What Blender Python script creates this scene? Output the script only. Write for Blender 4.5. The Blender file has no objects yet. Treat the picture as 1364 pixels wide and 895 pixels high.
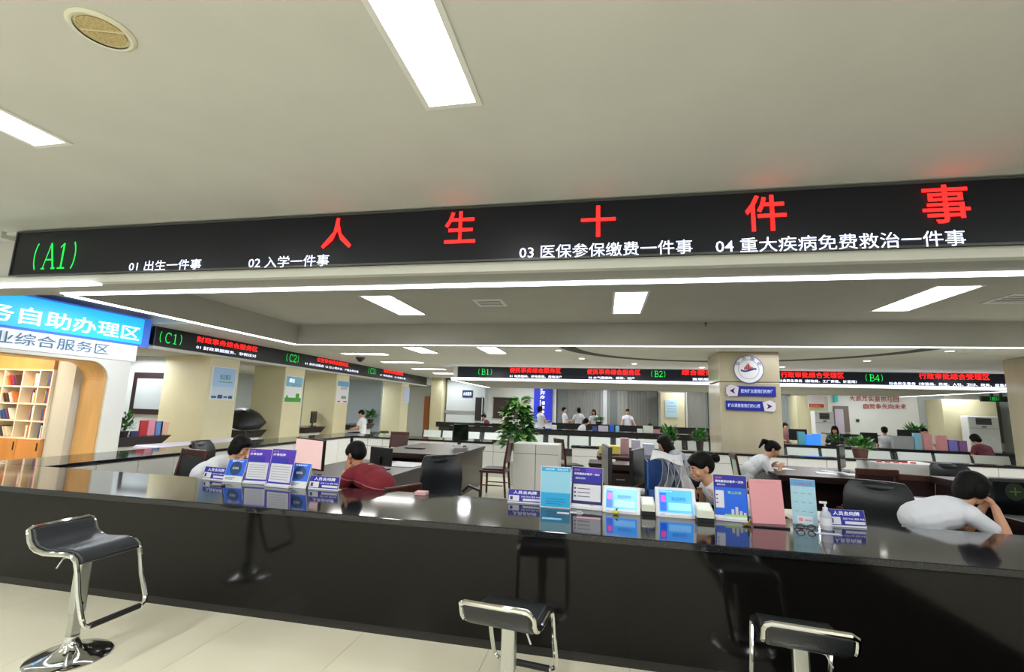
import bpy, bmesh, math, random
import numpy as np
from mathutils import Vector, Matrix
random.seed(7)
S = bpy.context.scene
C = S.collection
# ---------------------------------------------------------------- camera
W_, H_, F_ = 1364.0, 895.0, 618.0
YAW, PITCH, ROLL, CH = -0.19854, 0.154433, 0.031298, 1.55
_f = Vector((math.sin(YAW)*math.cos(PITCH), math.cos(YAW)*math.cos(PITCH), math.sin(PITCH)))
_r0 = Vector((math.cos(YAW), -math.sin(YAW), 0)); _u0 = _r0.cross(_f)
_r = math.cos(ROLL)*_r0 + math.sin(ROLL)*_u0
_u = -math.sin(ROLL)*_r0 + math.cos(ROLL)*_u0
cam = bpy.data.objects.new('camera', bpy.data.cameras.new('camera')); C.objects.link(cam)
cam.data.sensor_fit = 'HORIZONTAL'; cam.data.sensor_width = 36; cam.data.lens = 36*F_/W_
cam.data.clip_start = 0.05; cam.data.clip_end = 200
cam.matrix_world = Matrix(((_r.x,_u.x,-_f.x,0),(_r.y,_u.y,-_f.y,0),(_r.z,_u.z,-_f.z,CH),(0,0,0,1)))
S.camera = cam
def at(x, y, X=None, Y=None, Z=None):
    """the point of the place seen at photograph pixel (x, y) on the plane X=, Y= or Z="""
    d = _f*F_ + _r*(x-W_/2) - _u*(y-H_/2); o = Vector((0,0,CH))
    if X is not None: return o + d*(X/d.x)
    if Y is not None: return o + d*(Y/d.y)
    return o + d*((Z-CH)/d.z)
# ---------------------------------------------------------------- world, exposure
w = bpy.data.worlds.new('world'); S.world = w; w.use_nodes = True
w.node_tree.nodes['Background'].inputs[0].default_value = (0.86,0.93,1.0,1)
w.node_tree.nodes['Background'].inputs[1].default_value = 0.35
S.view_settings.view_transform = 'Standard'; S.view_settings.look = 'None'
S.view_settings.gamma = 1; S.view_settings.use_curve_mapping = False
S.view_settings.exposure = 0.72
S.cycles.use_denoising = True
S.cycles.max_bounces = 8; S.cycles.diffuse_bounces = 4; S.cycles.glossy_bounces = 4
S.cycles.sample_clamp_indirect = 6
PANEL_E, STRIP_E, ROOM_E = 7.0, 3.5, 34.0
def area(name, loc, sx, sy, e, col=(0.935,0.955,1.0)):
    l = bpy.data.lights.new(name, 'AREA'); l.shape = 'RECTANGLE'; l.size = sx; l.size_y = sy; l.energy = e; l.color = col
    o = bpy.data.objects.new(name, l); C.objects.link(o); o.location = loc
    return o
# ceiling panels of the hall in front of and behind the photographer (same grid as the visible ones)
for x in (-6.2,-3.5,-0.75,2.0,4.8):
    for y in (-2.2, 0.3 if abs(x+0.75) > .1 and abs(x+3.5) > .1 else -0.3):
        area('hall_panel_light', (x,y,3.14), .3, 1.2, ROOM_E)
for x in (-7.3,7.4,10.6):
    area('hall_panel_light', (x,6.3,2.98), .4, 1.2, ROOM_E*.8)
for x in (-4.5,.3,5.0,10.2):
    area('rear_fill_light', (x,9.7,2.88), 3.6, 2.2, ROOM_E*1.35)  # broad area light added to fill the rear hall, no fixture of its own
    area('rear_fill_light', (x+.5,13.6,2.88), .3, .3, ROOM_E*.5)  # small light added for glints on the countertop
for x in (-3.2,1.6,6.4):
    area('rear_fill_light', (x,18.2,2.42), 3.6, 3, ROOM_E*1.15)  # fill light added under the far canopy
for x in (-9.5,-7,-3.5,0,3.5,7,10.5,13.5):
    area('hall_panel_light', (x,21.2,2.8), 1.4, .5, ROOM_E*.6)
for y in (8.2,11.8,14.6,18.0):
    area('hall_panel_light', (-10.3,y,2.4), .9, .9, ROOM_E*.75)
area('alcove_light', (-10.3,5.4,2.38), 1.6, 1.6, ROOM_E*1.5, (1,.88,.68))
# ---------------------------------------------------------------- materials
def lin(c): return tuple(((v/255)/12.92 if v/255 <= .04045 else ((v/255+.055)/1.055)**2.4) for v in c)
MATS = {}
def mat(name, rgb, rough=.5, metal=0, spec=.5, emit=0, var=0, scale=8, bump=0, alpha=1, trans=0, stretch=None, coat=0):
    if name in MATS: return MATS[name]
    m = bpy.data.materials.new(name); m.use_nodes = True; nt = m.node_tree; b = nt.nodes['Principled BSDF']
    c = (*lin(rgb),1)
    b.inputs['Base Color'].default_value = c; b.inputs['Roughness'].default_value = rough
    b.inputs['Metallic'].default_value = metal; b.inputs['Specular IOR Level'].default_value = spec
    if coat: b.inputs['Coat Weight'].default_value = coat; b.inputs['Coat Roughness'].default_value = .05
    if trans: b.inputs['Transmission Weight'].default_value = trans; b.inputs['IOR'].default_value = 1.15
    if alpha < 1: b.inputs['Alpha'].default_value = alpha
    if emit:
        b.inputs['Emission Color'].default_value = c; b.inputs['Emission Strength'].default_value = emit
    if var or bump:
        tc = nt.nodes.new('ShaderNodeTexCoord'); n = nt.nodes.new('ShaderNodeTexNoise'); n.inputs['Scale'].default_value = scale
        n.inputs['Detail'].default_value = 4
        if stretch:
            mp = nt.nodes.new('ShaderNodeMapping'); mp.inputs['Scale'].default_value = stretch
            nt.links.new(tc.outputs['Object'], mp.inputs[0]); nt.links.new(mp.outputs[0], n.inputs['Vector'])
        else: nt.links.new(tc.outputs['Object'], n.inputs['Vector'])
        if var:
            r = nt.nodes.new('ShaderNodeValToRGB'); nt.links.new(n.outputs['Fac'], r.inputs[0])
            r.color_ramp.elements[0].position = .3; r.color_ramp.elements[1].position = .7
            r.color_ramp.elements[0].color = (*[v*(1-var) for v in c[:3]],1); r.color_ramp.elements[1].color = (*[min(1,v*(1+var)) for v in c[:3]],1)
            nt.links.new(r.outputs[0], b.inputs['Base Color'])
        if bump:
            bn = nt.nodes.new('ShaderNodeBump'); bn.inputs['Strength'].default_value = bump; bn.inputs['Distance'].default_value = .01
            nt.links.new(n.outputs['Fac'], bn.inputs['Height']); nt.links.new(bn.outputs[0], b.inputs['Normal'])
    MATS[name] = m; return m
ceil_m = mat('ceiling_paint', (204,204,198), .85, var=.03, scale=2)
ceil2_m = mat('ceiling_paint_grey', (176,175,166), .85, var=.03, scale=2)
white_m = mat('white_paint', (226,228,222), .6, var=.02, scale=3)
trimw_m = mat('white_trim', (215,217,208), .45)
beige_m = mat('beige_wall', (222,215,178), .45, var=.03, scale=2)
stone_m = mat('beige_marble', (188,178,152), .18, var=.06, scale=3, stretch=(1,1,.3))
tile_m = mat('floor_tile_glaze', (226,221,196), .2, var=.03, scale=1.5)
grout_m = mat('floor_grout', (150,146,126), .7)
ctop_m = mat('black_granite', (30,31,34), .07, spec=.5, var=.15, scale=160)
cfront_m = mat('black_laminate', (15,14,13), .1, spec=.25, var=.12, scale=30, stretch=(4,4,.15))
kick_m = mat('counter_kick', (26,25,24), .35)
cab_m = mat('white_cabinet', (222,222,218), .35)
gap_m = mat('shadow_gap', (60,60,60), .8)
led_m = mat('led_screen_black', (18,21,32), .35, spec=.4, var=.1, scale=300)
ledframe_m = mat('led_frame', (90,92,92), .35, metal=.5)
panel_e = mat('lamp_panel', (255,253,250), .5, emit=PANEL_E)
strip_e = mat('lamp_strip', (240,248,255), .5, emit=STRIP_E)
lampframe_m = mat('lamp_frame', (225,225,222), .4)
chrome_m = mat('chrome', (225,225,222), .08, metal=1)
steel_m = mat('brushed_steel', (190,192,190), .28, metal=1)
leather_m = mat('black_leather', (24,28,32), .34, spec=.5, bump=.12, scale=140)
rubber_m = mat('black_rubber', (18,18,18), .6)
blackp_m = mat('black_plastic', (24,24,26), .38)
dwood_m = mat('dark_wood', (38,22,18), .3, var=.25, scale=6, stretch=(1,8,8))
dwood2_m = mat('red_brown_wood', (70,34,25), .3, var=.2, scale=6, stretch=(8,8,1))
whitep_m = mat('white_plastic', (232,234,236), .3)
paper_m = mat('paper_white', (238,239,242), .6)
glass_m = mat('clear_glass', (225,235,232), .03, spec=.5, alpha=.16)
red_e = mat('led_red', (255,30,28), .5, emit=1.5)
green_e = mat('led_green', (10,200,70), .5, emit=.9)
white_e = mat('led_white', (225,232,255), .5, emit=.9)
dark_m = mat('dark_grey', (48,48,50), .5)
# ---------------------------------------------------------------- mesh helpers
class MB:
    def __init__(s): s.v = []; s.f = []
    def add(s, vs, fs):
        k = len(s.v); s.v += [tuple(v) for v in vs]; s.f += [tuple(i+k for i in f) for f in fs]; return s
    def box(s, lo, hi, M=None):
        x0,y0,z0 = lo; x1,y1,z1 = hi
        vs = [Vector(p) for p in ((x0,y0,z0),(x1,y0,z0),(x1,y1,z0),(x0,y1,z0),(x0,y0,z1),(x1,y0,z1),(x1,y1,z1),(x0,y1,z1))]
        if M is not None: vs = [M@v for v in vs]
        return s.add(vs, [(0,3,2,1),(4,5,6,7),(0,1,5,4),(1,2,6,5),(2,3,7,6),(3,0,4,7)])
    def prism(s, pts, axis, a, b):
        """a 2-D outline (other two axes in order) pulled from a to b along axis"""
        n = len(pts)
        def P(p, t): q = list(p); q.insert(axis, t); return q
        vs = [P(p,a) for p in pts]+[P(p,b) for p in pts]
        return s.add(vs, [tuple(range(n))[::-1], tuple(range(n,2*n))]+[(i,(i+1)%n,n+(i+1)%n,n+i) for i in range(n)])
    def tube(s, pts, r, n=8, caps=True, flat=None):
        pts = [Vector(p) for p in pts]; N = len(pts); rs = r if isinstance(r,(list,tuple)) else [r]*N
        rings = []; ref = None
        for i,p in enumerate(pts):
            d = (pts[min(i+1,N-1)]-pts[max(i-1,0)]).normalized()
            if ref is None: ref = Vector((0,0,1)) if abs(d.z) < .9 else Vector((1,0,0))
            a = (ref - d*ref.dot(d)).normalized(); ref = a; b = d.cross(a)
            fa, fb = flat if flat else (1,1)
            rings.append([p+(a*math.cos(t)*fa+b*math.sin(t)*fb)*rs[i] for t in [2*math.pi*k/n+(math.pi/n if n==4 else 0) for k in range(n)]])
        vs = [v for q in rings for v in q]; fs = []
        for i in range(N-1):
            for k in range(n): fs.append((i*n+k, i*n+(k+1)%n, (i+1)*n+(k+1)%n, (i+1)*n+k))
        if caps: fs += [tuple(range(n))[::-1], tuple((N-1)*n+k for k in range(n))]
        return s.add(vs, fs)
    def lathe(s, prof, c=(0,0,0), n=24, M=None):
        vs = []; fs = []; m = len(prof)
        for k in range(n):
            t = 2*math.pi*k/n
            for r,z in prof:
                v = Vector((r*math.cos(t), r*math.sin(t), z)); v = (M@v) if M is not None else v
                vs.append(v+Vector(c))
        for k in range(n):
            for j in range(m-1): a = k*m+j; b = ((k+1)%n)*m+j; fs.append((a,b,b+1,a+1))
        
        if prof[0][0] < .002: fs.append(tuple(k*m for k in range(n))[::-1])
        if prof[-1][0] < .002: fs.append(tuple(k*m+m-1 for k in range(n)))
        return s.add(vs, fs)
    def ell(s, c, r, M=None, nu=14, nv=9):
        vs = [];fs = []; c = Vector(c); r = (r,r,r) if not isinstance(r,(tuple,list)) else r
        for j in range(nv+1):
            p = math.pi*j/nv
            for i in range(nu):
                t = 2*math.pi*i/nu; q = Vector((r[0]*math.sin(p)*math.cos(t), r[1]*math.sin(p)*math.sin(t), r[2]*math.cos(p)))
                vs.append((M@q if M is not None else q)+c)
        for j in range(nv):
            for i in range(nu): fs.append((j*nu+i,(j+1)*nu+i,(j+1)*nu+(i+1)%nu,j*nu+(i+1)%nu))
        return s.add(vs, fs)
    def limb(s, a, b, ra, rb):
        s.tube([a,b],[ra,rb],12); s.ell(a,ra,nu=12,nv=8); s.ell(b,rb,nu=12,nv=8); return s
    def quadf(s, o, u, v, t, d=.002):
        """thin slab: origin o, edge vectors u, v, thickness d along t"""
        o,u,v,t = map(Vector,(o,u,v,t)); t = t.normalized()*d
        return s.add([o,o+u,o+u+v,o+v,o+t,o+u+t,o+u+v+t,o+v+t],[(0,3,2,1),(4,5,6,7),(0,1,5,4),(1,2,6,5),(2,3,7,6),(3,0,4,7)])
    def mesh(s, name, m, smooth=False):
        me = bpy.data.meshes.new(name); me.from_pydata(s.v, [], s.f); me.update()
        bm = bmesh.new(); bm.from_mesh(me); bmesh.ops.recalc_face_normals(bm, faces=bm.faces)
        bm.to_mesh(me); bm.free()
        if m: me.materials.append(m)
        if smooth:
            me.polygons.foreach_set('use_smooth',[True]*len(me.polygons))
            try: me.set_sharp_from_angle(angle=math.radians(40))
            except Exception: pass
        return me
    def build(s, name, m, parent=None, smooth=False, bevel=0, seg=2, kind=None, label=None):
        o = bpy.data.objects.new(name, s.mesh(name, m, smooth)); C.objects.link(o)
        if parent is not None: o.parent = parent
        if bevel:
            b = o.modifiers.new('bevel','BEVEL'); b.width = bevel; b.segments = seg; b.limit_method = 'ANGLE'; b.angle_limit = math.radians(40)
        if kind: o['kind'] = kind
        if label: o['label'] = label
        return o
def box(name, lo, hi, m, parent=None, bevel=0, **k): return MB().box(lo,hi).build(name, m, parent, bevel=bevel, **k)
def tag(o, label, cat, group=None):
    o['label'] = label; o['category'] = cat
    if group: o['group'] = group
    return o
def thing(name, label, cat, loc=(0,0,0), rz=0, group=None, M=None):
    o = bpy.data.objects.new(name, None); C.objects.link(o); o.empty_display_size = .1
    if M is not None: o.matrix_world = M
    else: o.location = loc; o.rotation_euler = (0,0,rz)
    return tag(o, label, cat, group)
def struct(name, mb, m, parent=None, **k): return mb.build(name, m, parent, kind='structure', **k)
def dup(root, loc=None, rz=None, label=None, group=None, parent=None):
    c = root.copy(); C.objects.link(c)
    if parent is not None: c.parent = parent
    if loc is not None: c.location = loc
    if rz is not None: c.rotation_euler = (0,0,rz)
    if label: c['label'] = label
    if group: c['group'] = group
    for ch in root.children: dup(ch, parent=c)
    return c
def text(name, body, o, right, up, w, h, m, parent=None, bold=0.0, depth=.002, squeeze=True, label=None):
    """flat lettering filling w x h, its lower left corner at o (in the parent's space)"""
    cu = bpy.data.curves.new('t','FONT'); cu.body = body; cu.offset = bold; cu.resolution_u = 2; cu.size = 1
    t = bpy.data.objects.new('t', cu); C.objects.link(t)
    me = bpy.data.meshes.new_from_object(t.evaluated_get(bpy.context.evaluated_depsgraph_get()))
    C.objects.unlink(t); bpy.data.objects.remove(t)
    n = len(me.vertices); co = np.empty(n*3); me.vertices.foreach_get('co', co); co = co.reshape(-1,3)
    lo, hi = co.min(0), co.max(0); sz = np.maximum(hi-lo, 1e-6)
    sx, sy = w/sz[0], h/sz[1]
    if not squeeze: sx = sy = min(sx, sy)
    o, right, up = Vector(o), Vector(right).normalized(), Vector(up).normalized(); nn = right.cross(up)
    x = (co[:,0]-lo[0])*sx; y = (co[:,1]-lo[1])*sy
    out = np.array(o)[None]+x[:,None]*np.array(right)[None]+y[:,None]*np.array(up)[None]+depth*np.array(nn)[None]
    me.vertices.foreach_set('co', out.ravel()); me.update(); me.materials.clear(); me.materials.append(m)
    ob = bpy.data.objects.new(name, me); C.objects.link(ob)
    if parent is not None: ob.parent = parent
    if label: ob['label'] = label
    return ob
def ribbon(strokes, W=1):
    mb = MB()
    for pts, w in strokes:
        pts = [Vector((p[0],p[1],0)) for p in pts]; L=[];R=[]
        for i,p in enumerate(pts):
            d = (pts[min(i+1,len(pts)-1)]-pts[max(i-1,0)]).normalized(); n = Vector((-d.y,d.x,0))*w/2; L.append(p+n); R.append(p-n)
        n=len(pts); mb.add(L+R,[(i,i+1,n+i+1,n+i) for i in range(n-1)])
    return mb
def arc(cx,cy,rx,ry,a0,a1,n=10): return [(cx+rx*math.cos(math.radians(a0+(a1-a0)*k/n)),cy+ry*math.sin(math.radians(a0+(a1-a0)*k/n))) for k in range(n+1)]
T_,K_ = .06,.13
GL = {'(':[(arc(.75,.5,.45,.62,125,235),.08)],')':[(arc(.0,.5,.45,.62,55,-55),.08)],
 'A':[([(.08,.02),(.5,1)],T_),([(.5,1),(.9,.02)],K_),([(.24,.36),(.76,.36)],T_),([(-.04,.02),(.24,.02)],T_),([(.74,.02),(1.06,.02)],T_)],
 '1':[([(.5,.02),(.5,.98)],K_),([(.24,.82),(.5,.96)],T_),([(.22,.02),(.78,.02)],T_)],
 'B':[([(.2,.02),(.2,.98)],K_),([(.02,.98),(.55,.98)]+arc(.55,.75,.27,.23,90,-90)+[(.2,.52)],T_+.02),([(.2,.52),(.58,.52)]+arc(.58,.27,.32,.25,90,-90)+[(.02,.02)],T_+.02)],
 'C':[(arc(.52,.5,.42,.48,50,310,16),.1),([(.86,.98),(.86,.72)],T_)],
 '2':[(arc(.48,.72,.34,.26,170,-30)+[(.12,.05)],.09),([(.1,.04),(.86,.04),(.88,.2)],T_+.02)],
 '3':[(arc(.45,.75,.3,.23,160,-90),.09),(arc(.45,.27,.36,.25,90,-160),.09)],
 '4':[([(.66,.02),(.66,.98)],K_),([(.66,.96),(.08,.28)],T_),([(.06,.27),(.92,.27)],T_+.02),([(.5,.02),(.82,.02)],T_)],
 '5':[([(.78,.96),(.24,.96),(.2,.54)],.08),(arc(.46,.32,.34,.28,120,-150),.09)]}
def code(t, body, pa, pb, hm, m, plane):
    a = at(*pa, **plane); b = at(*pb, **plane); r = (b-a); r.z = 0; w_ = r.length; r.normalize(); z = (a.z+b.z)/2; n_ = r.cross(Vector((0,0,1)))
    st = []; k = len(body)
    for i,c in enumerate(body):
        for pts,w in GL[c]: st.append(([(i*1.0+p[0]*.98+.01,p[1]) for p in pts],w))
    mb = ribbon(st); o0 = Vector((a.x,a.y,z-hm/2))+n_*.008
    mb.v = [tuple(o0+r*(v[0]/k*w_)+Vector((0,0,1))*(v[1]*hm)) for v in mb.v]
    return mb.build('code_lettering', m, t)
class Face:
    """a flat printed face: origin at lower left corner, size w x h; u, v run 0..1"""
    def __init__(s, parent, o, right, up, w, h):
        s.p = parent; s.o = Vector(o); s.r = Vector(right).normalized(); s.u = Vector(up).normalized(); s.n = s.r.cross(s.u); s.w = w; s.h = h; s.k = 0
    def pt(s,u,v,d=0): return s.o+s.r*(u*s.w)+s.u*(v*s.h)+s.n*d
    def rects(s, name, rs, m, d=.0015, label=None):
        s.k += 1; mb = MB()
        for (a,b,c,e) in rs: mb.quadf(s.pt(a,b,(s.k-1)*.0006), s.r*((c-a)*s.w), s.u*((e-b)*s.h), s.n, d)
        return mb.build(name, m, s.p, label=label)
    def txt(s, body, a,b,c,e, m, bold=0, name='lettering', squeeze=True):
        return text(name, body, s.pt(a,b), s.r, s.u, (c-a)*s.w, (e-b)*s.h, m, s.p, bold, depth=.002+s.k*.0006+.0006, squeeze=squeeze)
# ================================================================ SETTING
ZN, ZT, ZR, ZL = 3.17, 3.03, 2.93, 2.65      # near ceiling, tray ceiling, rear ceiling, ring beam underside
YA, XC, YB = 3.49, -8.51, 15.4               # planes of the A, C and B display boards
fl = struct('floor', MB().box((-16,-5,-.1),(16,27,-.006)), grout_m)
tile_mesh = None
def tiles(x0,x1,y0,y1,sx,sy,off):
    global tile_mesh
    tm = MB().box((.0015,.0015,-.012),(sx-.0015,sy-.0015,0)).mesh('floor_tile', tile_m)
    for i in range(int((x1-x0)/sx)):
        for j in range(int((y1-y0)/sy)):
            o = bpy.data.objects.new('floor_tile', tm); C.objects.link(o); o.parent = fl; o.location = (x0+i*sx+off, y0+j*sy, 0)
TX, TY = .885, 1.66
IN = lambda i,j: -5 <= i <= 3 and 0 <= j <= 5
tiles(-3.387-TX*2,-3.387+TX*7.01,-.05,-.05+TY*6.01,TX,TY,0.0)
far = MB()
for i in range(-12,22):
    for j in range(-3,16):
        x,y = -3.387+i*TX,-.05+j*TY
        if -2 <= i < 5 and 0 <= j < 6: continue
        far.box((x+.0015,y+.0015,-.012),(x+TX-.0015,y+TY-.0015,0))
o = far.build('floor_tile', tile_m, fl); o['kind'] = 'stuff'
# ceilings
struct('ceiling', MB().box((-16,-5,ZN),(16,YA+.02,ZN+.15)), ceil_m)
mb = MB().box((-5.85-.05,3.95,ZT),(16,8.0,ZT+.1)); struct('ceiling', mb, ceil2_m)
mb = MB().box((-16,8.15,ZR),(16,27,ZR+.15)).box((-16,7.25,ZR),(-6.0,8.15,ZR+.2)).box((-16,3.4,3.1),(-6.0,7.3,3.25)); struct('ceiling', mb, ceil_m)
# beam that carries the A board, ring beam around the sunken panel
mb = MB(); mb.box((-16,YA+.03,2.655),(16,YA+.42,ZN+.1)); struct('trim_1', mb, ceil_m)
mb = MB(); mb.box((-16,YA-.03,2.62),(16,YA+.05,2.70)); mb.box((-16,YA-.05,ZN-.03),(16,YA+.04,ZN)); struct('trim_2', mb, trimw_m, bevel=.006)
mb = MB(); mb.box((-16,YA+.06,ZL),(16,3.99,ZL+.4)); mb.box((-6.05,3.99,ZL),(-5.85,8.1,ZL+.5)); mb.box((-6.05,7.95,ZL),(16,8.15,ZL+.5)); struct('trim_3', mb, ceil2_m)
box('wall_left', (-8.9,-5,0),(-8.75,at(0,388,X=XC).y-.3,ZN), white_m, kind='structure')
def strip(label, lo, hi, grp='white light strips around the ceiling ring'):
    t = tag(box('light_strip', lo, hi, strip_e), label, 'strip light', grp)
    return t
strip('long white light strip running across the hall just behind the big black display board', (-5.85,3.90,ZL-.012),(9,4.0,ZL-.001))
strip('white light strip receding above the left display board', (-5.93,4.0,ZL-.012),(-5.85,7.95,ZL-.001))
strip('thin white light strip across the hall on the far side of the sunken ceiling panel', (-5.93,7.95,ZL-.012),(9,8.0,ZL-.001))
strip('short white light strip under the left end of the big display board', (-8.6,YA-.05,2.605),(at(131,373,Y=YA).x,YA+.04,2.619), 'white light strips under the boards')
# panel lights
def panel_light(x0,x1,y0,y1,z,label,grp):
    t = thing('ceiling_light', label, 'ceiling light', ((x0+x1)/2,(y0+y1)/2,z), 0, grp)
    a,b = (x1-x0)/2,(y1-y0)/2
    box('diffuser',(-a,-b,-.006),(a,b,0), panel_e, t)
    f = MB(); q = .03
    f.box((-a-q,-b-q,-.01),(a+q,-b,.0)).box((-a-q,b,-.01),(a+q,b+q,.0)).box((-a-q,-b,-.01),(-a,b,.0)).box((a,-b,-.01),(a+q,b,.0))
    f.build('frame', lampframe_m, t)
G1 = 'recessed panel lights in the ceilings'
panel_light(-.935,-.675,.97,2.17,ZN,'bright panel light on the near ceiling, at the top edge of the photo',G1)
panel_light(-3.68,-3.43,.97,2.16,ZN,'panel light on the near ceiling cut by the left edge of the photo',G1)
for (px0,px1,lab) in ((481,521,'slanting panel light behind the big board, left one of three'),(820,862,'near-square looking panel light behind the big board, middle of three'),(1248,1305,'slanting panel light behind the big board, right one of three')):
    a = at(px0,{481:394,820:389,1248:381}[px0],Z=ZT); b = at(px1,{521:394,862:389,1305:381}[px1],Z=ZT)
    panel_light(a.x,b.x,a.y,a.y+1.28,ZT,lab,G1)
for (q,lab) in (((458,471,513,471),'nearest of four flat light bars above the left display board'),((510,482,560,482),'second of four flat light bars above the left display board'),((550,491,590,491),'third of four flat light bars above the left display board'),((578,497,605,497),'farthest of four flat light bars above the left display board')):
    a = at(q[0],q[1],Z=ZR); b = at(q[2],q[3],Z=ZR); panel_light(a.x,b.x,a.y-.18,a.y+.18,ZR,lab,'flat light bars above the left board')
for (q,lab) in (((537,462),'small slanting panel light beyond the ceiling ring, left of two'),((635,462),'small slanting panel light beyond the ceiling ring, right of two')):
    a = at(*q,Z=ZR); panel_light(a.x,a.x+.45,a.y,a.y+1.2,ZR,lab,G1)
for k,(q,lab) in enumerate((((744,466),'round downlight above the left part of the far display board'),((775,477),'round downlight above the middle of the far display board'),((845,484),'round downlight just above the second red title of the far board'),((935,489),'round downlight glaring above the cut red title beside the pillar'),((1155,480),'round downlight above the right far display board'),((1265,467),'large round downlight near the right end of the far ceiling'),((1042,488),'round downlight just right of the stone pillar'))):
    p = at(*q,Z=ZR); t = thing('downlight', lab, 'downlight', p, 0, 'round downlights in the rear ceiling')
    MB().lathe([(.001,-.012),(.07,-.012),(.07,0),(.001,0)]).build('lens', panel_e, t); MB().lathe([(.07,-.015),(.1,-.01),(.1,0),(.07,0)]).build('frame', lampframe_m, t)
# round cove around the pillar, flat band with recess shade in its colour
cx, cy = at(972,520,Y=10.9).x, 9.9
mb = MB(); n = 72
for k in range(n):
    a,b = 2*math.pi*k/n, 2*math.pi*(k+1)/n
    if cy+3.1*math.sin(a) < 8.4 or cy+3.1*math.sin(b) < 8.4: continue
    P = lambda t,r,z: (cx+1.15*r*math.cos(t), cy+r*math.sin(t), z)
    mb.add([P(a,2.9,ZR-.004),P(b,2.9,ZR-.004),P(b,3.2,ZR-.004),P(a,3.2,ZR-.004),P(a,2.9,ZR+.001),P(b,2.9,ZR+.001),P(b,3.2,ZR+.001),P(a,3.2,ZR+.001)],[(0,1,2,3),(0,1,5,4),(2,3,7,6)])
struct('trim_5', mb, mat('cove_shade',(70,70,66),.8))
# ceiling fittings
def vent(p, z, w, d, label):
    t = thing('ceiling_vent', label, 'ceiling vent', (p.x,p.y,z), 0, 'square air vents in the ceiling')
    box('backing',(-w/2,-d/2,-.004),(w/2,d/2,0), dark_m, t)
    f = MB(); q=.04
    f.box((-w/2-q,-d/2-q,-.012),(w/2+q,-d/2,0)).box((-w/2-q,d/2,-.012),(w/2+q,d/2+q,0)).box((-w/2-q,-d/2,-.012),(-w/2,d/2,0)).box((w/2,-d/2,-.012),(w/2+q,d/2,0)); f.build('frame', lampframe_m, t)
    for k in range(4): box('slat',(-w/2,-d/2+d*(k+.3)/4,-.012),(w/2,-d/2+d*(k+.55)/4,-.004), lampframe_m, t)
vent(at(653,403,Z=ZT), ZT, .34,.34,'square vent left of the middle panel light'); vent(at(1358,397,Z=ZT), ZT, .4,.4,'dark square vent at the right edge of the photo')
# round speaker with a two-part grille on the near ceiling
p = at(136,40,Z=ZN); t = thing('ceiling_speaker','round yellowed ceiling speaker grille above the left of the hall','ceiling speaker',(p.x,p.y,ZN),.3)
MB().lathe([(.1,-.012),(.112,-.014),(.125,-.006),(.125,0),(.1,0)],n=40).build('rim', mat('aged_white',(222,220,200),.4), t, smooth=True)
g = mat('aged_grille',(186,168,120),.6,var=.25,scale=90)
MB().lathe([(.001,-.004),(.102,-.004),(.102,0),(.001,0)],n=40).build('backing', mat('aged_cream',(214,206,172),.5), t)
for s in (-1,1):
    pts = []
    for k in range(13):
        a = math.pi*k/12; pts.append((.088*math.cos(a), s*(.008+.078*math.sin(a))))
    m_ = MB(); n=len(pts); m_.add([(x,y,-.009) for x,y in pts]+[(x,y,-.003) for x,y in pts],[tuple(range(n)),tuple(range(n,2*n))]+[(i,(i+1)%n,n+(i+1)%n,n+i) for i in range(n)]); m_.build('grille', g, t)
for q,lab in (((442,433),'small sprinkler head left under the sunken ceiling panel'),((940,430),'small sprinkler head near the middle of the sunken ceiling panel'),((1072,437),'small sprinkler head right of the middle of the sunken panel')):
    p = at(*q,Z=ZT); t = thing('sprinkler',lab,'sprinkler',(p.x,p.y,ZT),0,'sprinkler heads')
    MB().lathe([(.001,-.05),(.02,-.048),(.006,-.03),(.008,-.012),(.03,-.006),(.03,0),(.001,0)],n=12).build('head', dark_m, t)
p = at(480,476,Z=ZR); t = thing('dome_camera','black dome security camera on the ceiling beside the left board','security camera',(p.x,p.y,ZR))
MB().lathe([(.001,-.14),(.05,-.13),(.085,-.09),(.1,-.05),(.1,-.04),(.001,-.04)],n=20).build('dome', blackp_m, t, smooth=True); MB().lathe([(.001,-.05),(.13,-.05),(.14,0),(.001,0)],n=20).build('housing', dark_m, t)
# ---------------------------------------------------------------- display boards
def board(label, o, right, w, h, group, thick=.06):
    t = thing('led_display_board', label, 'display board', (0,0,0), 0, group)
    right = Vector(right); up = Vector((0,0,1)); n = right.cross(up)
    MB().quadf(o, right*w, up*h, -n, thick).build('screen', led_m, t)
    f = MB(); q = .015
    f.quadf(o-up*q, right*w, up*q, n, .01).quadf(o+up*h, right*w, up*q, n, .01).quadf(o-up*q-right*q, right*q, up*(h+2*q), n, .01).quadf(o-up*q+right*w, right*q, up*(h+2*q), n, .01)
    f.build('bezel', ledframe_m, t)
    return t
def ptext(t, body, pa, pb, hm, m, plane, bold=0, name='lettering'):
    """lettering from pixel pa to pixel pb (its vertical middles), hm metres high, on a board"""
    a = at(*pa, **plane); b = at(*pb, **plane); r = (b-a); r.z = 0; w_ = r.length; r.normalize(); z = (a.z+b.z)/2
    return text(name, body, Vector((a.x,a.y,z-hm/2)), r, (0,0,1), w_, hm, m, t, bold, depth=.008)
aA = at(37,313,Y=YA)
A = board('huge black display board across the hall with red title and (A1)', Vector((-5.80,YA-.07,2.705)), (1,0,0), 12.5, .435, 'black display boards')
PA = dict(Y=YA-.075)
code(A,'(A1)',(42,343),(111,339),.262,green_e,PA)
for ch,x0,x1,y in (('人',430,470,311),('生',593,634,303),('十',774,820,295),('件',992,1047,284),('事',1227,1291,272)):
    ptext(A,ch,(x0,y),(x1,y),.27 if ch!='十' else .25,red_e,PA,.012,'title_character')
ptext(A,'01 出生一件事',(173,355),(269,352),.098,white_e,PA,.004)
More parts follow.
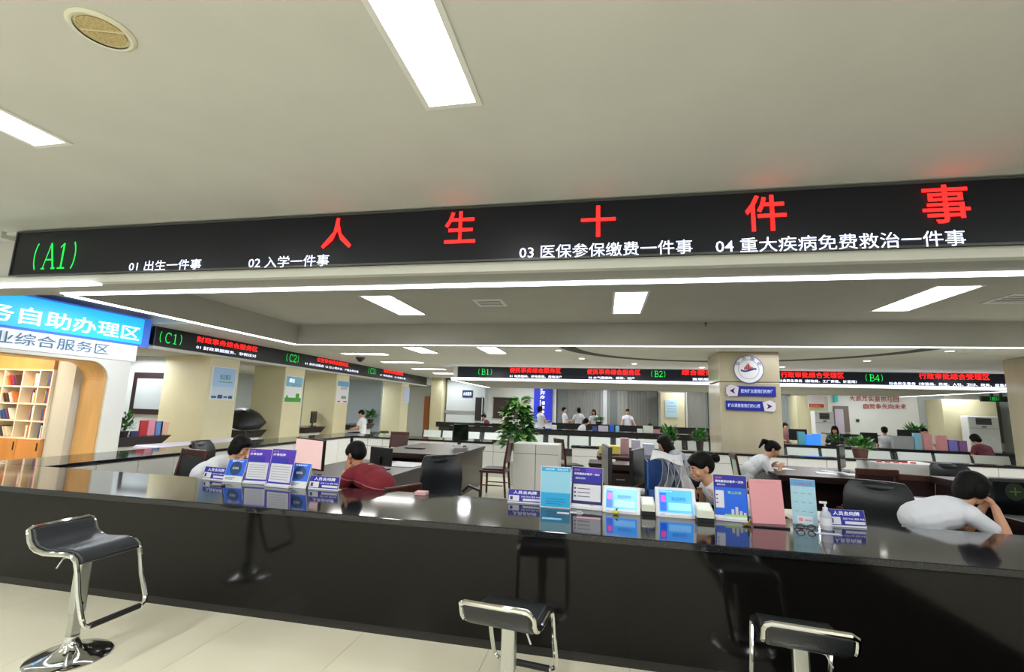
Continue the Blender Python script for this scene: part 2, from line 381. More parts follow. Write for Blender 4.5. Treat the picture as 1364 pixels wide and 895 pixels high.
ptext(A,'02 入学一件事',(332,350),(439,347),.104,white_e,PA,.004)
ptext(A,'03 医保参保缴费一件事',(692,337),(922,328),.108,white_e,PA,.004)
ptext(A,'04 重大疾病免费救治一件事',(953,328),(1285,317),.110,white_e,PA,.004)
# C board on the left, facing +X
c0 = at(204,462,X=XC); c1 = at(568,512,X=XC); zt = (at(204,432,X=XC).z+at(568,500,X=XC).z)/2; zb = (c0.z+c1.z)/2; zt = min(zt, ZR-.02)
Cb = board('long black display board receding along the left side with (C1) to (C3)', Vector((XC,c0.y,zb)), (0,1,0), c1.y-c0.y, zt-zb, 'black display boards')
PC = dict(X=XC)
hC = zt-zb
def ct(body,x0,x1,vmid,h,m,bold=0,name='lettering'):
    def P(x):
        t_ = (x-204)/364; yt = 432+68*t_; yb = 462+50*t_; return (x, yb+(yt-yb)*vmid)
    return ptext(Cb,body,P(x0),P(x1),h*hC,m,PC,bold,name)
cd_ = lambda b_,x0,x1: code(Cb,b_,(x0,432+68*(x0-204)/364+(15-9*(x0-204)/364)),(x1,432+68*(x1-204)/364+(15-9*(x1-204)/364)),.55*hC,green_e,PC)
cd_('(C1)',210,246); ct('财政事务综合服务区',262,343,.68,.34,red_e,.004,'title_lettering'); ct('01 财政票据服务、非税核对',261,341,.28,.2,white_e,.01)
cd_('(C2)',380,400); ct('公安事务综合服务区',422,464,.68,.34,red_e,.004,'title_lettering'); ct('01 身份证服务  02 出入境办证、户籍业务办理',406,477,.28,.2,white_e,.01)
cd_('(C3)',490,502); ct('税务事务综合服务区',511,537,.68,.34,red_e,.004,'title_lettering'); ct('01 税务服务   02 发票办理',506,540,.28,.2,white_e,.01)
MB().box((XC-.25,c0.y-.02,zt),(XC+.03,c1.y+.3,ZR)).box((XC-.1,c0.y-.02,zb-.06),(XC+.03,c1.y+.05,zb-.012)).build('trim_6', trimw_m, kind='structure')
# B boards facing -Y
bL = at(610,500,Y=YB); bR = at(1347,515,Y=YB); zb2 = 2.56; zt2 = ZR-.02
px945 = at(943,500,Y=YB).x+.5
B1 = board('black far display board left of the stone pillar, with (B1) and (B2)', Vector((bL.x,YB,zb2)), (1,0,0), px945-bL.x, zt2-zb2, 'black display boards')
B4x = at(1036,500,Y=YB).x-.3
B4 = board('black far display board right of the stone pillar, with (B4)', Vector((B4x,YB,zb2)), (1,0,0), bR.x-B4x, zt2-zb2, 'black display boards')
PB = dict(Y=YB)
def bt(t,body,x0,x1,y,h,m,bold=0,name='lettering'): return ptext(t,body,(x0,y),(x1,y+(x1-x0)*.012),h,m,PB,bold,name)
code(B1,'(B1)',(636,495),(658,495+.3),.19,green_e,PB); bt(B1,'便民事务综合服务区',679,747,493,.17,red_e,.004,'title_lettering'); bt(B1,'01 电费缴纳、用电报装、用电过户',679,748,501,.08,white_e,.01)
bt(B1,'便民事务综合服务区',782,853,495,.17,red_e,.004,'title_lettering'); bt(B1,'02 水气费缴纳、报装、过户',784,845,503,.08,white_e,.01); code(B1,'(B2)',(866,498),(889,498+.3),.19,green_e,PB)
bt(B1,'综合服务区',908,960,496,.17,red_e,.004,'title_lettering'); bt(B1,'直联服务',922,952,505,.08,white_e,.01)
bt(B4,'行政审批综合受理区',1040,1124,499,.17,red_e,.004,'title_lettering'); bt(B4,'社会民生事务（财政局、工厂商局、城管局）',1037,1141,507,.085,white_e,.01)
code(B4,'(B4)',(1151,503),(1179,503+.3),.19,green_e,PB); bt(B4,'行政审批综合受理区',1224,1318,501,.17,red_e,.004,'title_lettering'); bt(B4,'社会民生事务（市监局、民政、人社、卫健、税务、应急局）',1184,1346,511,.085,white_e,.01)
cxl = at(600,503,Z=2.52).x; cxr = at(1350,518,Z=2.52).x
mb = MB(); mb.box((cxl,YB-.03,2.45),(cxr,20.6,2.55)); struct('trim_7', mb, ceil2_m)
mb = MB(); mb.box((cxl,YB+.07,2.55),(cxr,YB+.3,ZR)); struct('trim_8', mb, trimw_m)
GS = 'white light strips under the boards'
strip('bright white light strip under the far display board', (cxl,YB-.1,2.47),(cxr,YB-.03,2.535), GS)
strip('white light strip along the left edge of the far canopy', (cxl-.02,YB,2.442),(cxl+.07,20.6,2.45), GS)
strip('white light strip along the right edge of the far canopy', (cxr-.07,YB,2.442),(cxr+.02,20.6,2.45), GS)
# ---------------------------------------------------------------- pillars
def facebox(name, lo, hi, m, **k): return box(name, lo, hi, m, kind='structure', **k)
pl = at(958,500,Y=10.9).x; pr = at(1042,550,Y=10.9).x; p_front = 10.9
mb = MB(); mb.box((pl,p_front,0),(pr,p_front+1.12,at(1000,509,Y=p_front).z-.004)); 
pil = struct('trim_9', mb, stone_m, bevel=.02)
mb = MB(); mb.box((pl,p_front,at(1000,509,Y=p_front).z+.004),(pr,p_front+1.12,ZR)); struct('trim_10', mb, stone_m, bevel=.02)
rl = at(1344,550,Y=p_front+1.12).x
facebox('trim_11',(rl,p_front,0),(rl+1.25,p_front+1.12,ZR), stone_m, bevel=.02)
# C side: partition pillars facing the hall, rear wall
YCP = []
for k,(xa,xb,xc) in enumerate(((218,279,318),(338,380,406),(407,449,466),(502,536,546))):
    ya = at(xb,500,X=XC-.02).y; yb = at(xc,500,X=XC-.02).y; YCP.append((ya,yb))
    xl = at(xa,500,Y=ya).x
    facebox('wall_partition',(max(xl,-13),ya,0),(XC-.02,yb,zb-.04 if k<3 else zb-.04), beige_m, bevel=.01)
facebox('wall_left_rear',(-13.2,at(0,388,X=XC).y-2,0),(-13,27,ZR), mat('grey_wall',(176,184,186),.6))
facebox('ceiling_booth',(-13,7.2,zb-.05),(XC-.1,24,zb+.02), ceil2_m)
# ================================================================ COUNTERS
TZ = .767; YF = 3.19; YBK = 4.14; XL = -6.03
# front counter
t = thing('service_counter','long black service counter with a polished granite top across the front of the hall','counter')
box('countertop',(-8.6,YF-.02,TZ-.045),(7.5,YBK,TZ), ctop_m, t, bevel=.006)
box('front_panel',(-8.6,YF+.005,.06),(7.5,YF+.05,TZ-.045), cfront_m, t)
box('kickboard',(-8.6,YF+.02,0),(7.5,YF+.06,.06), kick_m, t)
mb = MB(); mb.box((-8.6,YF+.05,.06),(-8.55,YBK-.05,TZ-.045)); mb.box((7.45,YF+.05,.06),(7.5,YBK-.05,TZ-.045)); mb.box((-8.55,YF+.05,.05),(7.45,YF+.4,.07)); mb.build('carcass', cab_m, t)
# left counter (top + white cabinets facing inwards) and back counter: cabinets are units of their own
t = tag(box('countertop',(XL-.85,YBK+.005,TZ-.04),(XL,11.45,TZ), ctop_m, bevel=.005),'polished dark worktop of the left counter receding into the hall','worktop','island worktops')
t['label'] = 'polished dark worktop of the left counter receding into the hall'
YB0 = 10.6
tag(box('countertop',(XL+.005,YB0,TZ-.04),(-2.05,YB0+.85,TZ), ctop_m, bevel=.005),'dark worktop of the back counter left of the tall leafy plant','worktop','island worktops')
tag(box('countertop',(-.72,YB0,TZ-.04),(11.0,YB0-.01+.31,TZ), ctop_m, bevel=.005),'dark worktop of the back counter in front of the stone pillar','worktop','island worktops')
def cabinet(x0,x1,y0,y1,face,label,group,z1=TZ-.042,doors=2,drawers=False,m=cab_m):
    """a white cupboard; face: 'x' doors on +X side, 'y' doors on -Y side"""
    t = thing('cabinet',label,'cabinet',((x0+x1)/2,(y0+y1)/2,0),0,group)
    a,b = (x1-x0)/2,(y1-y0)/2
    box('body',(-a,-b,.0),(a,b,z1), m, t)
    if face == 'y': box('seam_shade',(-a+.006,-b-.004,.08),(a-.006,-b,z1-.006), gap_m, t)  # dark sheet behind the doors, seam shade put into its colour
    else: box('seam_shade',(a,-b+.006,.08),(a+.004,b-.006,z1-.006), gap_m, t)
    for k in range(doors):
        if face == 'y':
            q0 = -a+2*a*k/doors+.005; q1 = -a+2*a*(k+1)/doors-.005
            if drawers:
                box('drawer',(q0,-b-.018,z1-.17),(q1,-b,z1-.006), m, t, bevel=.002); box('door',(q0,-b-.018,.09),(q1,-b,z1-.178), m, t, bevel=.002)
            else: box('door',(q0,-b-.018,.09),(q1,-b,z1-.01), m, t, bevel=.002)
        else:
            q0 = -b+2*b*k/doors+.004; q1 = -b+2*b*(k+1)/doors-.004
            box('door',(a,q0,.09),(a+.018,q1,z1-.01), m, t, bevel=.002)
    return t
ys = np.linspace(YBK+.06,10.55,7); names = ['nearest','second','third','fourth','fifth','sixth']
for k in range(6): cabinet(XL-.8,XL-.03,ys[k]+.002,ys[k+1]-.002,'x',f'white cupboard under the left counter, {names[k]} from the front counter','white cupboards of the left counter')
xs = np.linspace(XL+.02,-2.1,6)
for k in range(5): cabinet(xs[k]+.002,xs[k+1]-.002,YB0+.03,YB0+.8,'y',f'white cupboard under the back counter, {["first","second","third","fourth","fifth"][k]} from its left corner','white cupboards of the back counter',drawers=True)
xs = np.linspace(-.7,10.9,9)
for k in range(8): cabinet(xs[k]+.002,xs[k+1]-.002,YB0+.03,YB0+.285,'y',f'white cupboard right of the tall plant, {["first","second","third","fourth","fifth","sixth","seventh","eighth"][k]} from it','white cupboards of the right back counter',drawers=True)
# freestanding white cabinet
p0 = at(683,590,Z=.86); 
Yc_ = 8.6; xa, xb = at(684,600,Y=Yc_).x, at(744,600,Y=Yc_).x
zc = at(700,591,Y=Yc_).z
cabinet(xa,xb,Yc_,Yc_+.55,'y','white two-door cabinet standing alone under the big leafy plant','freestanding cabinets',z1=zc,doors=2,drawers=True)
# ================================================================ BAR STOOLS
def bar_stool(label, x, y, rz, zs=.62, hw=.17):
    t = thing('bar_stool', label, 'bar stool', (x,y,0), rz, 'chrome and black bar stools at the front counter')
    MB().lathe([(.001,0),(.20,0),(.205,.006),(.198,.012),(.15,.022),(.09,.038),(.05,.062),(.036,.1),(.034,.12),(.001,.12)],n=40).build('base', chrome_m, t, smooth=True)
    c = MB().box((-.03,-.02,.1),(.03,.02,zs-.035)).build('column', steel_m, t, bevel=.008)
    s_ = MB().box((-.036,-.026,.24),(.036,.026,zs-.03)); s_.build('sleeve', steel_m, c, bevel=.009)
    MB().tube([(0,.03,.3),(0,.034,.3)],.01,10).build('screw', blackp_m, c)
    # seat profile in (y, z): low back lip at -y, rolled front at +y
    prof = [(-.215,zs+.115),(-.205,zs+.09),(-.19,zs+.055),(-.165,zs+.03),(-.13,zs+.012),(-.06,zs+.0),(.03,zs+.004),(.10,zs+.008),(.15,zs+.002),(.178,zs-.018),(.19,zs-.045)]
    def thick(pr, d):
        top=[]; bot=[]
        for i,(a,b) in enumerate(pr):
            a0,b0 = pr[max(i-1,0)]; a1,b1 = pr[min(i+1,len(pr)-1)]
            dx,dz = a1-a0,b1-b0; L = math.hypot(dx,dz); nx,nz = -dz/L,dx/L
            top.append((a+nx*d/2,b+nz*d/2)); bot.append((a-nx*d/2,b-nz*d/2))
        return top+bot[::-1]
    MB().prism(thick(prof,.042),0,-hw,hw).build('seat', leather_m, t, smooth=True, bevel=.012, seg=3)
    # chrome band that edges both sides and the back lip, carries on down into the footrest loop
    path = [(.182,.19,zs-.05)]
    left = [(-.182,y_,z_) for y_,z_ in prof]; right = [(.182,y_,z_) for y_,z_ in prof]
    fr = MB()
    bz = zs-.365
    def corner(sx): return [(sx*.182,.205,zs-.09),(sx*.182,.235,zs-.2),(sx*.182,.285,bz+.05),(sx*.175,.298,bz+.015),(sx*.155,.3,bz)]
    pts = corner(-1)[::-1]+[(-.182,y_,z_-.004) for y_,z_ in prof[::-1]][:-1]+[(-.176,-.224,zs+.11),(-.155,-.228,zs+.122),(.155,-.228,zs+.122),(.176,-.224,zs+.11)]+[(.182,y_,z_-.004) for y_,z_ in prof][1:]+corner(1)
    fr.tube(pts,.0135,8); fr.build('frame', chrome_m, t, smooth=True)
    ft = MB().tube([(-.158,.3,bz),(.158,.3,bz)],.011,8).build('footrest', chrome_m, t)
    MB().tube([(-.14,.3,bz),(.14,.3,bz)],.017,10).build('grip', rubber_m, ft)
    MB().box((-.07,-.07,zs-.035),(.07,.07,zs-.022)).tube([(.03,0,zs-.045),(.10,-.03,zs-.05),(.125,-.035,zs-.1)],.005,6).build('lever', steel_m, t)
    return t
bar_stool('chrome and black bar stool standing alone at the left, turned sideways', -3.14, 2.48, -math.pi/2-.02, .63)
bar_stool('bar stool in the middle of the front counter, seen from behind', -.475, 2.53, -.13, .50)
bar_stool('bar stool at the right of the front counter, cut by the bottom edge', .93, 2.68, -.14, .50)
# ================================================================ LEFT ZONE: self-service alcove
XS = XC
bluep = mat('blue_sign_face',(40,178,240),.35,emit=.55); bluef = mat('blue_sign_frame',(70,120,225),.35,emit=.25)
a = at(203,443,X=XS)
t = thing('hanging_sign','bright blue lightbox sign with white Chinese characters above the arch','sign')
y1 = at(203,425,X=XS).y; y0 = 4.3; z0 = (at(203,460,X=XS).z+at(60,448,X=XS).z)/2; z1 = min(at(100,405,X=XS).z,3.08)
MB().box((XS-.12,y0,z0),(XS,y1,z1)).build('casing', bluef, t)
MB().box((XS,y0,z0+.035),(XS+.008,y1-.15,z1-.03)).build('light_panel', bluep, t)
PS = dict(X=XS+.01)
def sgn(t,body,xa,ya,xb,yb,h,m,bold=0):
    p = at(xa,ya,**PS); q = at(xb,yb,**PS); z=(p.z+q.z)/2
    text('lettering',body,(p.x,p.y,z-h/2),(0,1,0),(0,0,1),q.y-p.y,h,m,t,bold,depth=.004)
whitetxt = mat('white_lettering',(250,252,255),.5,emit=.7); bluetxt = mat('teal_lettering',(60,120,150),.5)
sgn(t,'政务自助办理区',-75,404,186,444,.26,whitetxt,.012)
t = thing('hanging_sign','white sign with thin teal Chinese characters under the blue lightbox','sign')
zz1 = z0-.005; zz0 = at(183,484,X=XS).z+.03; yy1 = at(182,470,X=XS).y
MB().box((XS-.1,y0,zz0),(XS,yy1,zz1)).build('panel', mat('white_sign_face',(225,228,240),.4,emit=.3), t)
sgn(t,'企业综合服务区',-45,442,145,466,.18,bluetxt)
# arch wall (structure): pier + lintel with rounded corner
ya = at(150,540,X=XS).y; yo = at(173,500,X=XS).y; yi = at(146,500,X=XS).y; ztop = at(135,480,X=XS).z-.02
R_ = .32
prof = [(yo,0),(yo,zz1),(3.6,zz1),(3.6,ztop)]
for k in range(9):
    a_ = math.pi/2*(1-k/8); prof.append((yi-R_+R_*math.cos(a_), ztop-R_+R_*math.sin(a_)))
prof.append((yi,0))
struct('wall_arch', MB().prism(prof,0,XS-.06,XS-.02), white_m)
warm_m = mat('warm_wood_veneer',(214,170,110),.45,var=.12,scale=5,stretch=(1,1,.2))
pr = [(yi+.001,0),(yi+.001,ztop-R_)]
ring = [(yi-R_+R_*math.cos(math.pi/2*k/8), ztop-R_+R_*math.sin(math.pi/2*k/8)) for k in range(9)]
inner = [(3.6,ztop-.02),(yi-R_,ztop-.02)]+[(yi-R_+(R_-.02)*math.sin(math.pi/2*k/8), ztop-R_+(R_-.02)*math.cos(math.pi/2*k/8)) for k in range(1,9)]+[(yi-.02,0)]
outer = [(yi,0)]+ring+[(3.6,ztop)]
struct('trim_12', MB().prism(inner+outer,0,XS-.55,XS-.061), warm_m)
cream_m = mat('cream_wall',(236,218,190),.6)
yw = at(120,560,X=-9.2).y+.25
YW = yi+.12
facebox('wall_alcove',(-13,YW,0),(XS-.55,YW+.1,2.6), cream_m)
facebox('wall_alcove',(-13.2,3.6,0),(-13,YW,2.6), cream_m)
facebox('ceiling_alcove',(-13.2,3.6,2.42),(XS-.06,YW+.1,2.5), mat('alcove_ceiling',(222,180,130),.6))
p = at(118,521,Y=YW-.01); t = thing('wall_notice','small notice with faint red print on the cream alcove wall','notice',(p.x,YW-.012,p.z))
box('plate',(-.17,-.004,-.1),(.17,.01,.1), cream_m, t); F = Face(t,(-.17,-.0045,-.1),(1,0,0),(0,0,1),.34,.2)
F.txt('请自觉遵守',.2,.55,.95,.8,mat('brown_print',(150,100,80),.6)); F.rects('print',[(.2,.15,.5,.4)],mat('brown_print',(150,100,80),.6))
# white pilaster between bookcase and notice
xpa, xpb = at(75,500,Y=YW-.25).x, at(100,500,Y=YW-.25).x
facebox('trim_13',(xpa,YW-.25,0),(xpb,YW,2.42), mat('pale_grey_panel',(206,204,194),.5))
# bookcase
xb1 = xpa-.01; YBc = YW-.3; ztb = at(70,493,Y=YBc).z; zbb = at(50,585,Y=YBc).z
t = thing('bookcase','open white bookcase with small square compartments full of books, orange doors below','bookcase',(xb1,YBc,0))
bwm = mat('bookcase_white',(238,226,205),.45); bor = mat('orange_veneer',(208,146,82),.45,var=.08,scale=6,stretch=(1,1,.2)); bback = mat('bookcase_back',(222,196,158),.6)
Wd = 2.9; D_ = .27; rows = 4; ch = (ztb-zbb)/rows; cols = [0,.34,.68,1.45,1.85,2.25,2.9]
cw = at(52,505,Y=YBc).x; cw2 = at(30,505,Y=YBc).x
c1_ = xb1-cw; cols = [0,c1_*.98,xb1-cw2, xb1-cw2+1.5*c1_, xb1-cw2+2.5*c1_, xb1-cw2+3.5*c1_, xb1-cw2+5*c1_]
Wd = cols[-1]
box('back_panel',(-Wd,D_-.01,0),(0,D_,ztb), bback, t)
for k in range(rows+1): box('shelf',(-Wd,0,zbb+k*ch-.012),(0,D_-.01,zbb+k*ch+.012), bwm, t)
for c_ in cols: box('divider',(-c_-.012,.001,zbb),(-c_+.012,D_-.01,ztb), bwm, t)
box('side_panel',(-.012,0,0),(0.0,D_,zbb), bor, t)
for k in range(4):
    d = box('door',(-Wd*(k+1)/4+.004,-.004,.06),(-Wd*k/4-.004,.016,zbb-.014), bor, t); box('handle',(-Wd*k/4-.06,-.016,zbb-.2),(-Wd*k/4-.045,-.004,zbb-.06), dark_m, d)
box('top_panel',(-Wd,0.0,ztb+.012),(0,D_,2.40), bor, t)
bookc = [(200,60,50),(225,215,190),(120,70,110),(60,90,140),(190,150,80),(240,235,225),(90,60,60),(200,120,70),(230,225,215),(80,80,90)]
bm_ = [mat(f'book_cover_{i}',c,.5) for i,c in enumerate(bookc)]
pos = ['bottom','second','third','top']; colw = ['rightmost','middle','wide left','fourth','fifth','sixth']
for c_ in range(3):
    for r_ in range(rows):
        n = [3,3,4][c_]; x = xb1-cols[c_]-.03; wmax = cols[c_+1]-cols[c_]-.05
        for k in range(n):
            th = random.uniform(.018,.045); hh = ch*random.uniform(.6,.85); mm = random.choice(bm_)
            cn = ['red','cream','purple','blue','ochre','white','maroon','orange','ivory','grey'][bm_.index(mm)]
            if c_ == 2:
                tilt = .45; zc_ = zbb+r_*ch+.012; 
                M = Matrix.Translation((xb1-cols[2]-.12-k*wmax*.19,YBc+.02,zc_+.004))@Matrix.Rotation(-tilt,4,'Y')
                b = MB().box((-.02,0,.012),(.0,.16,hh*.9),M)
            else:
                b = MB().box((x-th,YBc+.02,zbb+r_*ch+.0125),(x,YBc+.17,zbb+r_*ch+.0125+hh)); x -= th+.003
            o = b.build('book', mm); tag(o, f'{cn} book, {["first","second","third","fourth"][k]} from the right in the {colw[c_]} compartment of the {pos[r_]} bookcase row','book','books in the bookcase')
# ================================================================ REAR WALLS
YR = 22.6
greyw = mat('pale_grey_wall',(206,214,216),.6); dglass = mat('dark_window_interior',(96,98,94),.5)
facebox('wall_back',(-13,YR,0),(16,YR+.2,ZR), white_m)
facebox('wall_right',(15.8,-5,0),(16,27,ZR+.3), greyw)
facebox('wall_front',(-8.75,-5.2,0),(15.8,-5,ZN), white_m)
def onwall(x0,y0,x1,y1,Y=YR): a = at(x0,y0,Y=Y); b = at(x1,y1,Y=Y); return min(a.x,b.x),min(a.z,b.z),max(a.x,b.x),max(a.z,b.z)
def wallbox(name,px,m,y0=YR-.05,y1=YR,parent=None,kind='structure',**k):
    x0,z0,x1,z1 = onwall(*px); o = box(name,(x0,y0,max(z0,0)),(x1,y1,min(z1,ZR)),m,parent,**k)
    if kind: o['kind'] = kind
    return o
# beige rear pillars
for k,(xa,xb) in enumerate(((880,912),(1061,1103),(1255,1327))):
    x0 = at(xa,540,Y=21.6).x; x1 = at(xb,540,Y=21.6).x
    facebox('trim_14',(x0,21.6,0),(x1,YR,ZR-.48), beige_m)
x0 = at(573,540,Y=21.6).x; x1 = at(588,540,Y=21.6).x; facebox('trim_15',(x0,21.6,0),(x1,YR,ZR), beige_m)
# glazed office fronts: frame, panes, curtains behind
curt_m = mat('grey_brown_curtain',(116,102,88),.8); frame_w = mat('white_window_frame',(222,226,228),.4); darkin = mat('dark_office_wall',(58,58,54),.7)
def window(n,px0,px1,ztop_px,zb,mull,curtains):
    x0 = at(px0,ztop_px,Y=YR-.1).x; x1 = at(px1,ztop_px,Y=YR-.1).x; zt_ = at((px0+px1)/2,ztop_px,Y=YR-.1).z
    t = thing(f'window_{n}','', 'window'); 
    for kk in ('label','category'): del t[kk]
    t['kind'] = 'structure'
    box('backing',(x0,YR-.04,zb),(x1,YR-.001,zt_), darkin, t)
    f = MB(); q=.06
    f.box((x0,YR-.3,zb),(x0+q,YR-.05,zt_)).box((x1-q,YR-.3,zb),(x1,YR-.05,zt_)).box((x0,YR-.3,zt_-q),(x1,YR-.05,zt_)).box((x0,YR-.3,zb),(x1,YR-.05,zb+q)); f.build('window_frame', frame_w, t)
    for m_ in mull: xm = at(m_,540,Y=YR-.25).x; box('mullion',(xm-.09,YR-.3,zb+q),(xm+.09,YR-.05,zt_-q), frame_w, t)
    for (ca,cb,cm) in curtains:
        a,b = at(ca,540,Y=YR-.12).x, at(cb,540,Y=YR-.12).x; nfold = max(3,int((b-a)/.12)); c = MB(); vs=[]; fs=[]
        for k in range(nfold*4+1):
            x = a+(b-a)*k/(nfold*4); y = YR-.12+.03*math.sin(k*math.pi/2)
            vs += [(x,y,zb+.08),(x,y,zt_-.12)]
        fs = [(2*k,2*k+2,2*k+3,2*k+1) for k in range(nfold*4)]
        c.add(vs,fs); c.build('curtain', cm, t)
    edges = [px0]+list(mull)+[px1]
    for e0,e1 in zip(edges,edges[1:]):
        box('pane',(at(e0,540,Y=YR-.2).x+.08,YR-.21,zb+q),(at(e1,540,Y=YR-.2).x-.08,YR-.205,zt_-q), glass_m, t)
    return t
sheer_m = mat('pale_curtain',(170,165,150),.8)
window(1,740,878,517,.75,[806],[(757,798,curt_m),(800,812,sheer_m),(822,836,sheer_m),(838,864,curt_m)])
window(2,912,945,519,.75,[],[(914,940,curt_m)])
window(3,1034,1059,523,.75,[1058],[(1036,1056,mat('blue_grey_curtain',(120,134,140),.8))])
# blue hanging banner
t = thing('wall_banner','royal blue vertical banner with white characters on the rear wall','banner')
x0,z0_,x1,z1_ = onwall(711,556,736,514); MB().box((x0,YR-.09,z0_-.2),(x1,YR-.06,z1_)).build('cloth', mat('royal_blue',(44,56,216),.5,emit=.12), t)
F = Face(t,(x0,YR-.091,z0_-.2),(1,0,0),(0,0,1),x1-x0,z1_-z0_+.2)
for k,ch_ in enumerate('好开办'): F.txt(ch_,.34,.86-k*.11,.62,.95-k*.11,whitetxt,.02)
F.rects('print',[(.34,.08,.37,.6)],whitetxt)
for k,ch_ in enumerate('一次办'): F.txt(ch_,.45,.48-k*.12,.6,.56-k*.12,whitetxt,.02)
# left rear corner: grey wall part, sign, rail, doors
wallbox('wall_back_left',(598,575,651,508),greyw,YR-.6,YR)
t = thing('room_sign','small dark blue room sign with white characters on the grey rear wall','sign'); x0,z0_,x1,z1_ = onwall(616,529,630,520,YR-.6)
MB().box((x0,YR-.64,z0_),(x1,YR-.6,z1_)).build('plate', mat('navy',(30,56,96),.4), t); Face(t,(x0,YR-.641,z0_),(1,0,0),(0,0,1),x1-x0,z1_-z0_).txt('水务服务',.1,.25,.9,.75,white_e)
wallbox('trim_16',(597,550,650,548),mat('grey_rail',(150,152,152),.4),YR-.63,YR-.6)
orange_m = mat('orange_door',(196,112,34),.4)
d = wallbox('door_1',(563,590,573,528),orange_m,YR-.1,YR); 
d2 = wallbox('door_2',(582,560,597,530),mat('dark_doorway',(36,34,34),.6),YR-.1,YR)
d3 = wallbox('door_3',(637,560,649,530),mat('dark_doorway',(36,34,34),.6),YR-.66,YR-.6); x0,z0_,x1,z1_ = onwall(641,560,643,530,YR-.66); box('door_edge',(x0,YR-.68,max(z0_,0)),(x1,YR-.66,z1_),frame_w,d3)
bt_ = thing('notice_board','large dark notice board on the white rear wall behind the plant','notice board'); x0,z0_,x1,z1_ = onwall(657,556,690,531)
MB().box((x0,YR-.06,z0_),(x1,YR-.02,z1_)).build('panel', mat('dark_brown_board',(58,42,36),.5), bt_)
f = MB().box((x0-.04,YR-.07,z0_-.04),(x1+.04,YR-.02,z0_)).box((x0-.04,YR-.07,z1_),(x1+.04,YR-.02,z1_+.04)); f.build('frame', dark_m, bt_)
# right part: red lettering, door, grey panels, sensor
redp = mat('dark_red_lettering',(178,44,50),.5)
t = thing('wall_lettering','two rows of dark red raised characters on the white rear wall','lettering')
def wl(body,xa,ya,xb,yb):
    n=len(body)
    for k,c_ in enumerate(body):
        f0 = k/(n-1); x = xa+(xb-xa)*f0; y = ya+(yb-ya)*f0; p = at(x,y,Y=YR-.01)
        text('character',c_,(p.x-.1,YR-.03,p.z-.11),(1,0,0),(0,0,1),.2,.22,redp,t,.01,depth=.012)
wl('大抓落实狠抓项目',1135,530.5,1193,532); wl('自觉争先向未来',1153,541,1203,541.5)
t = tag(box('wall_sensor',(at(1142,560,Y=YR).x-.06,YR-.05,at(1142,560,Y=YR).z-.06),(at(1142,560,Y=YR).x+.06,YR-.001,at(1142,560,Y=YR).z+.06),dark_m,bevel=.02),'small black round sensor on the white wall below the red letters','sensor')
d = wallbox('door_4',(1112,575,1129,541),mat('wood_grey_frame',(120,110,98),.5),YR-.06,YR); x0,z0_,x1,z1_ = onwall(1113,575,1122,545); box('door_opening',(x0,YR-.065,0),(x1,YR-.06,z1_),mat('lilac_interior',(196,186,206),.6),d)
t = thing('exit_sign','small teal sign above the doorway on the rear wall','sign'); x0,z0_,x1,z1_ = onwall(1110,535,1114,526)
MB().box((x0,YR-.12,z0_),(x1,YR-.0,z1_)).build('plate', mat('teal',(20,160,160),.4,emit=.2), t)
wallbox('wall_back_grey',(1228,590,1256,525),mat('grey_panel_wall',(178,184,184),.6),YR-.03,YR)
wallbox('wall_back_dark',(1327,590,1352,535),mat('dark_grey_wall',(116,114,110),.7),YR-.03,YR)
t = thing('led_display_board','small dark green display board at the far right under the canopy','display board',(0,0,0),0,'black display boards')
x0 = at(1308,532,Y=19).x; x1 = at(1350,528,Y=19).x; z0_ = at(1330,535,Y=19).z; z1_ = at(1330,528,Y=19).z
MB().box((x0,19,z0_),(x1,19.1,z1_)).box((x0+.3,19.02,z1_),(x0+.36,19.08,ZR)).box((x1-.36,19.02,z1_),(x1-.3,19.08,ZR)).build('screen', mat('dark_green_screen',(14,50,40),.4), t); code(t,'(B5)',(1318,531),(1332,531.4),(z1_-z0_)*.6,green_e,dict(Y=18.98))
# free-standing air conditioners
for (q,lab) in (((1085,575,1109,548),'tall white floor air conditioner by the beige pillar with the red and white poster'),((1290,588,1327,555),'tall white floor air conditioner in front of the far right beige pillar')):
    x0,z0_,x1,z1_ = onwall(*q,Y=21.2); t = thing('air_conditioner',lab,'air conditioner',((x0+x1)/2,21.3,0),0,'floor air conditioners'); a=(x1-x0)/2
    box('body',(-a,-.2,.05),(a,.2,z1_),whitep_m,t,bevel=.03); box('grille',(-a*.5,-.215,z1_-.32),(a*.5,-.2,z1_-.08),dark_m,t); box('base',(-a,-.19,0),(a,.19,.05),dark_m,t)
    for k in range(4): box('slat',(-a*.5,-.225,z1_-.3+k*.055),(a*.5,-.215,z1_-.285+k*.055),mat('grey_plastic',(120,124,120),.4),t)
    box('display',(-a*.15,-.21,z1_-.42),(a*.15,-.2,z1_-.38),blackp_m,t); box('side_seam',(-a,-.205,z1_-.46),(a,-.2,z1_-.45),mat('grey_plastic',(120,124,120),.4),t)
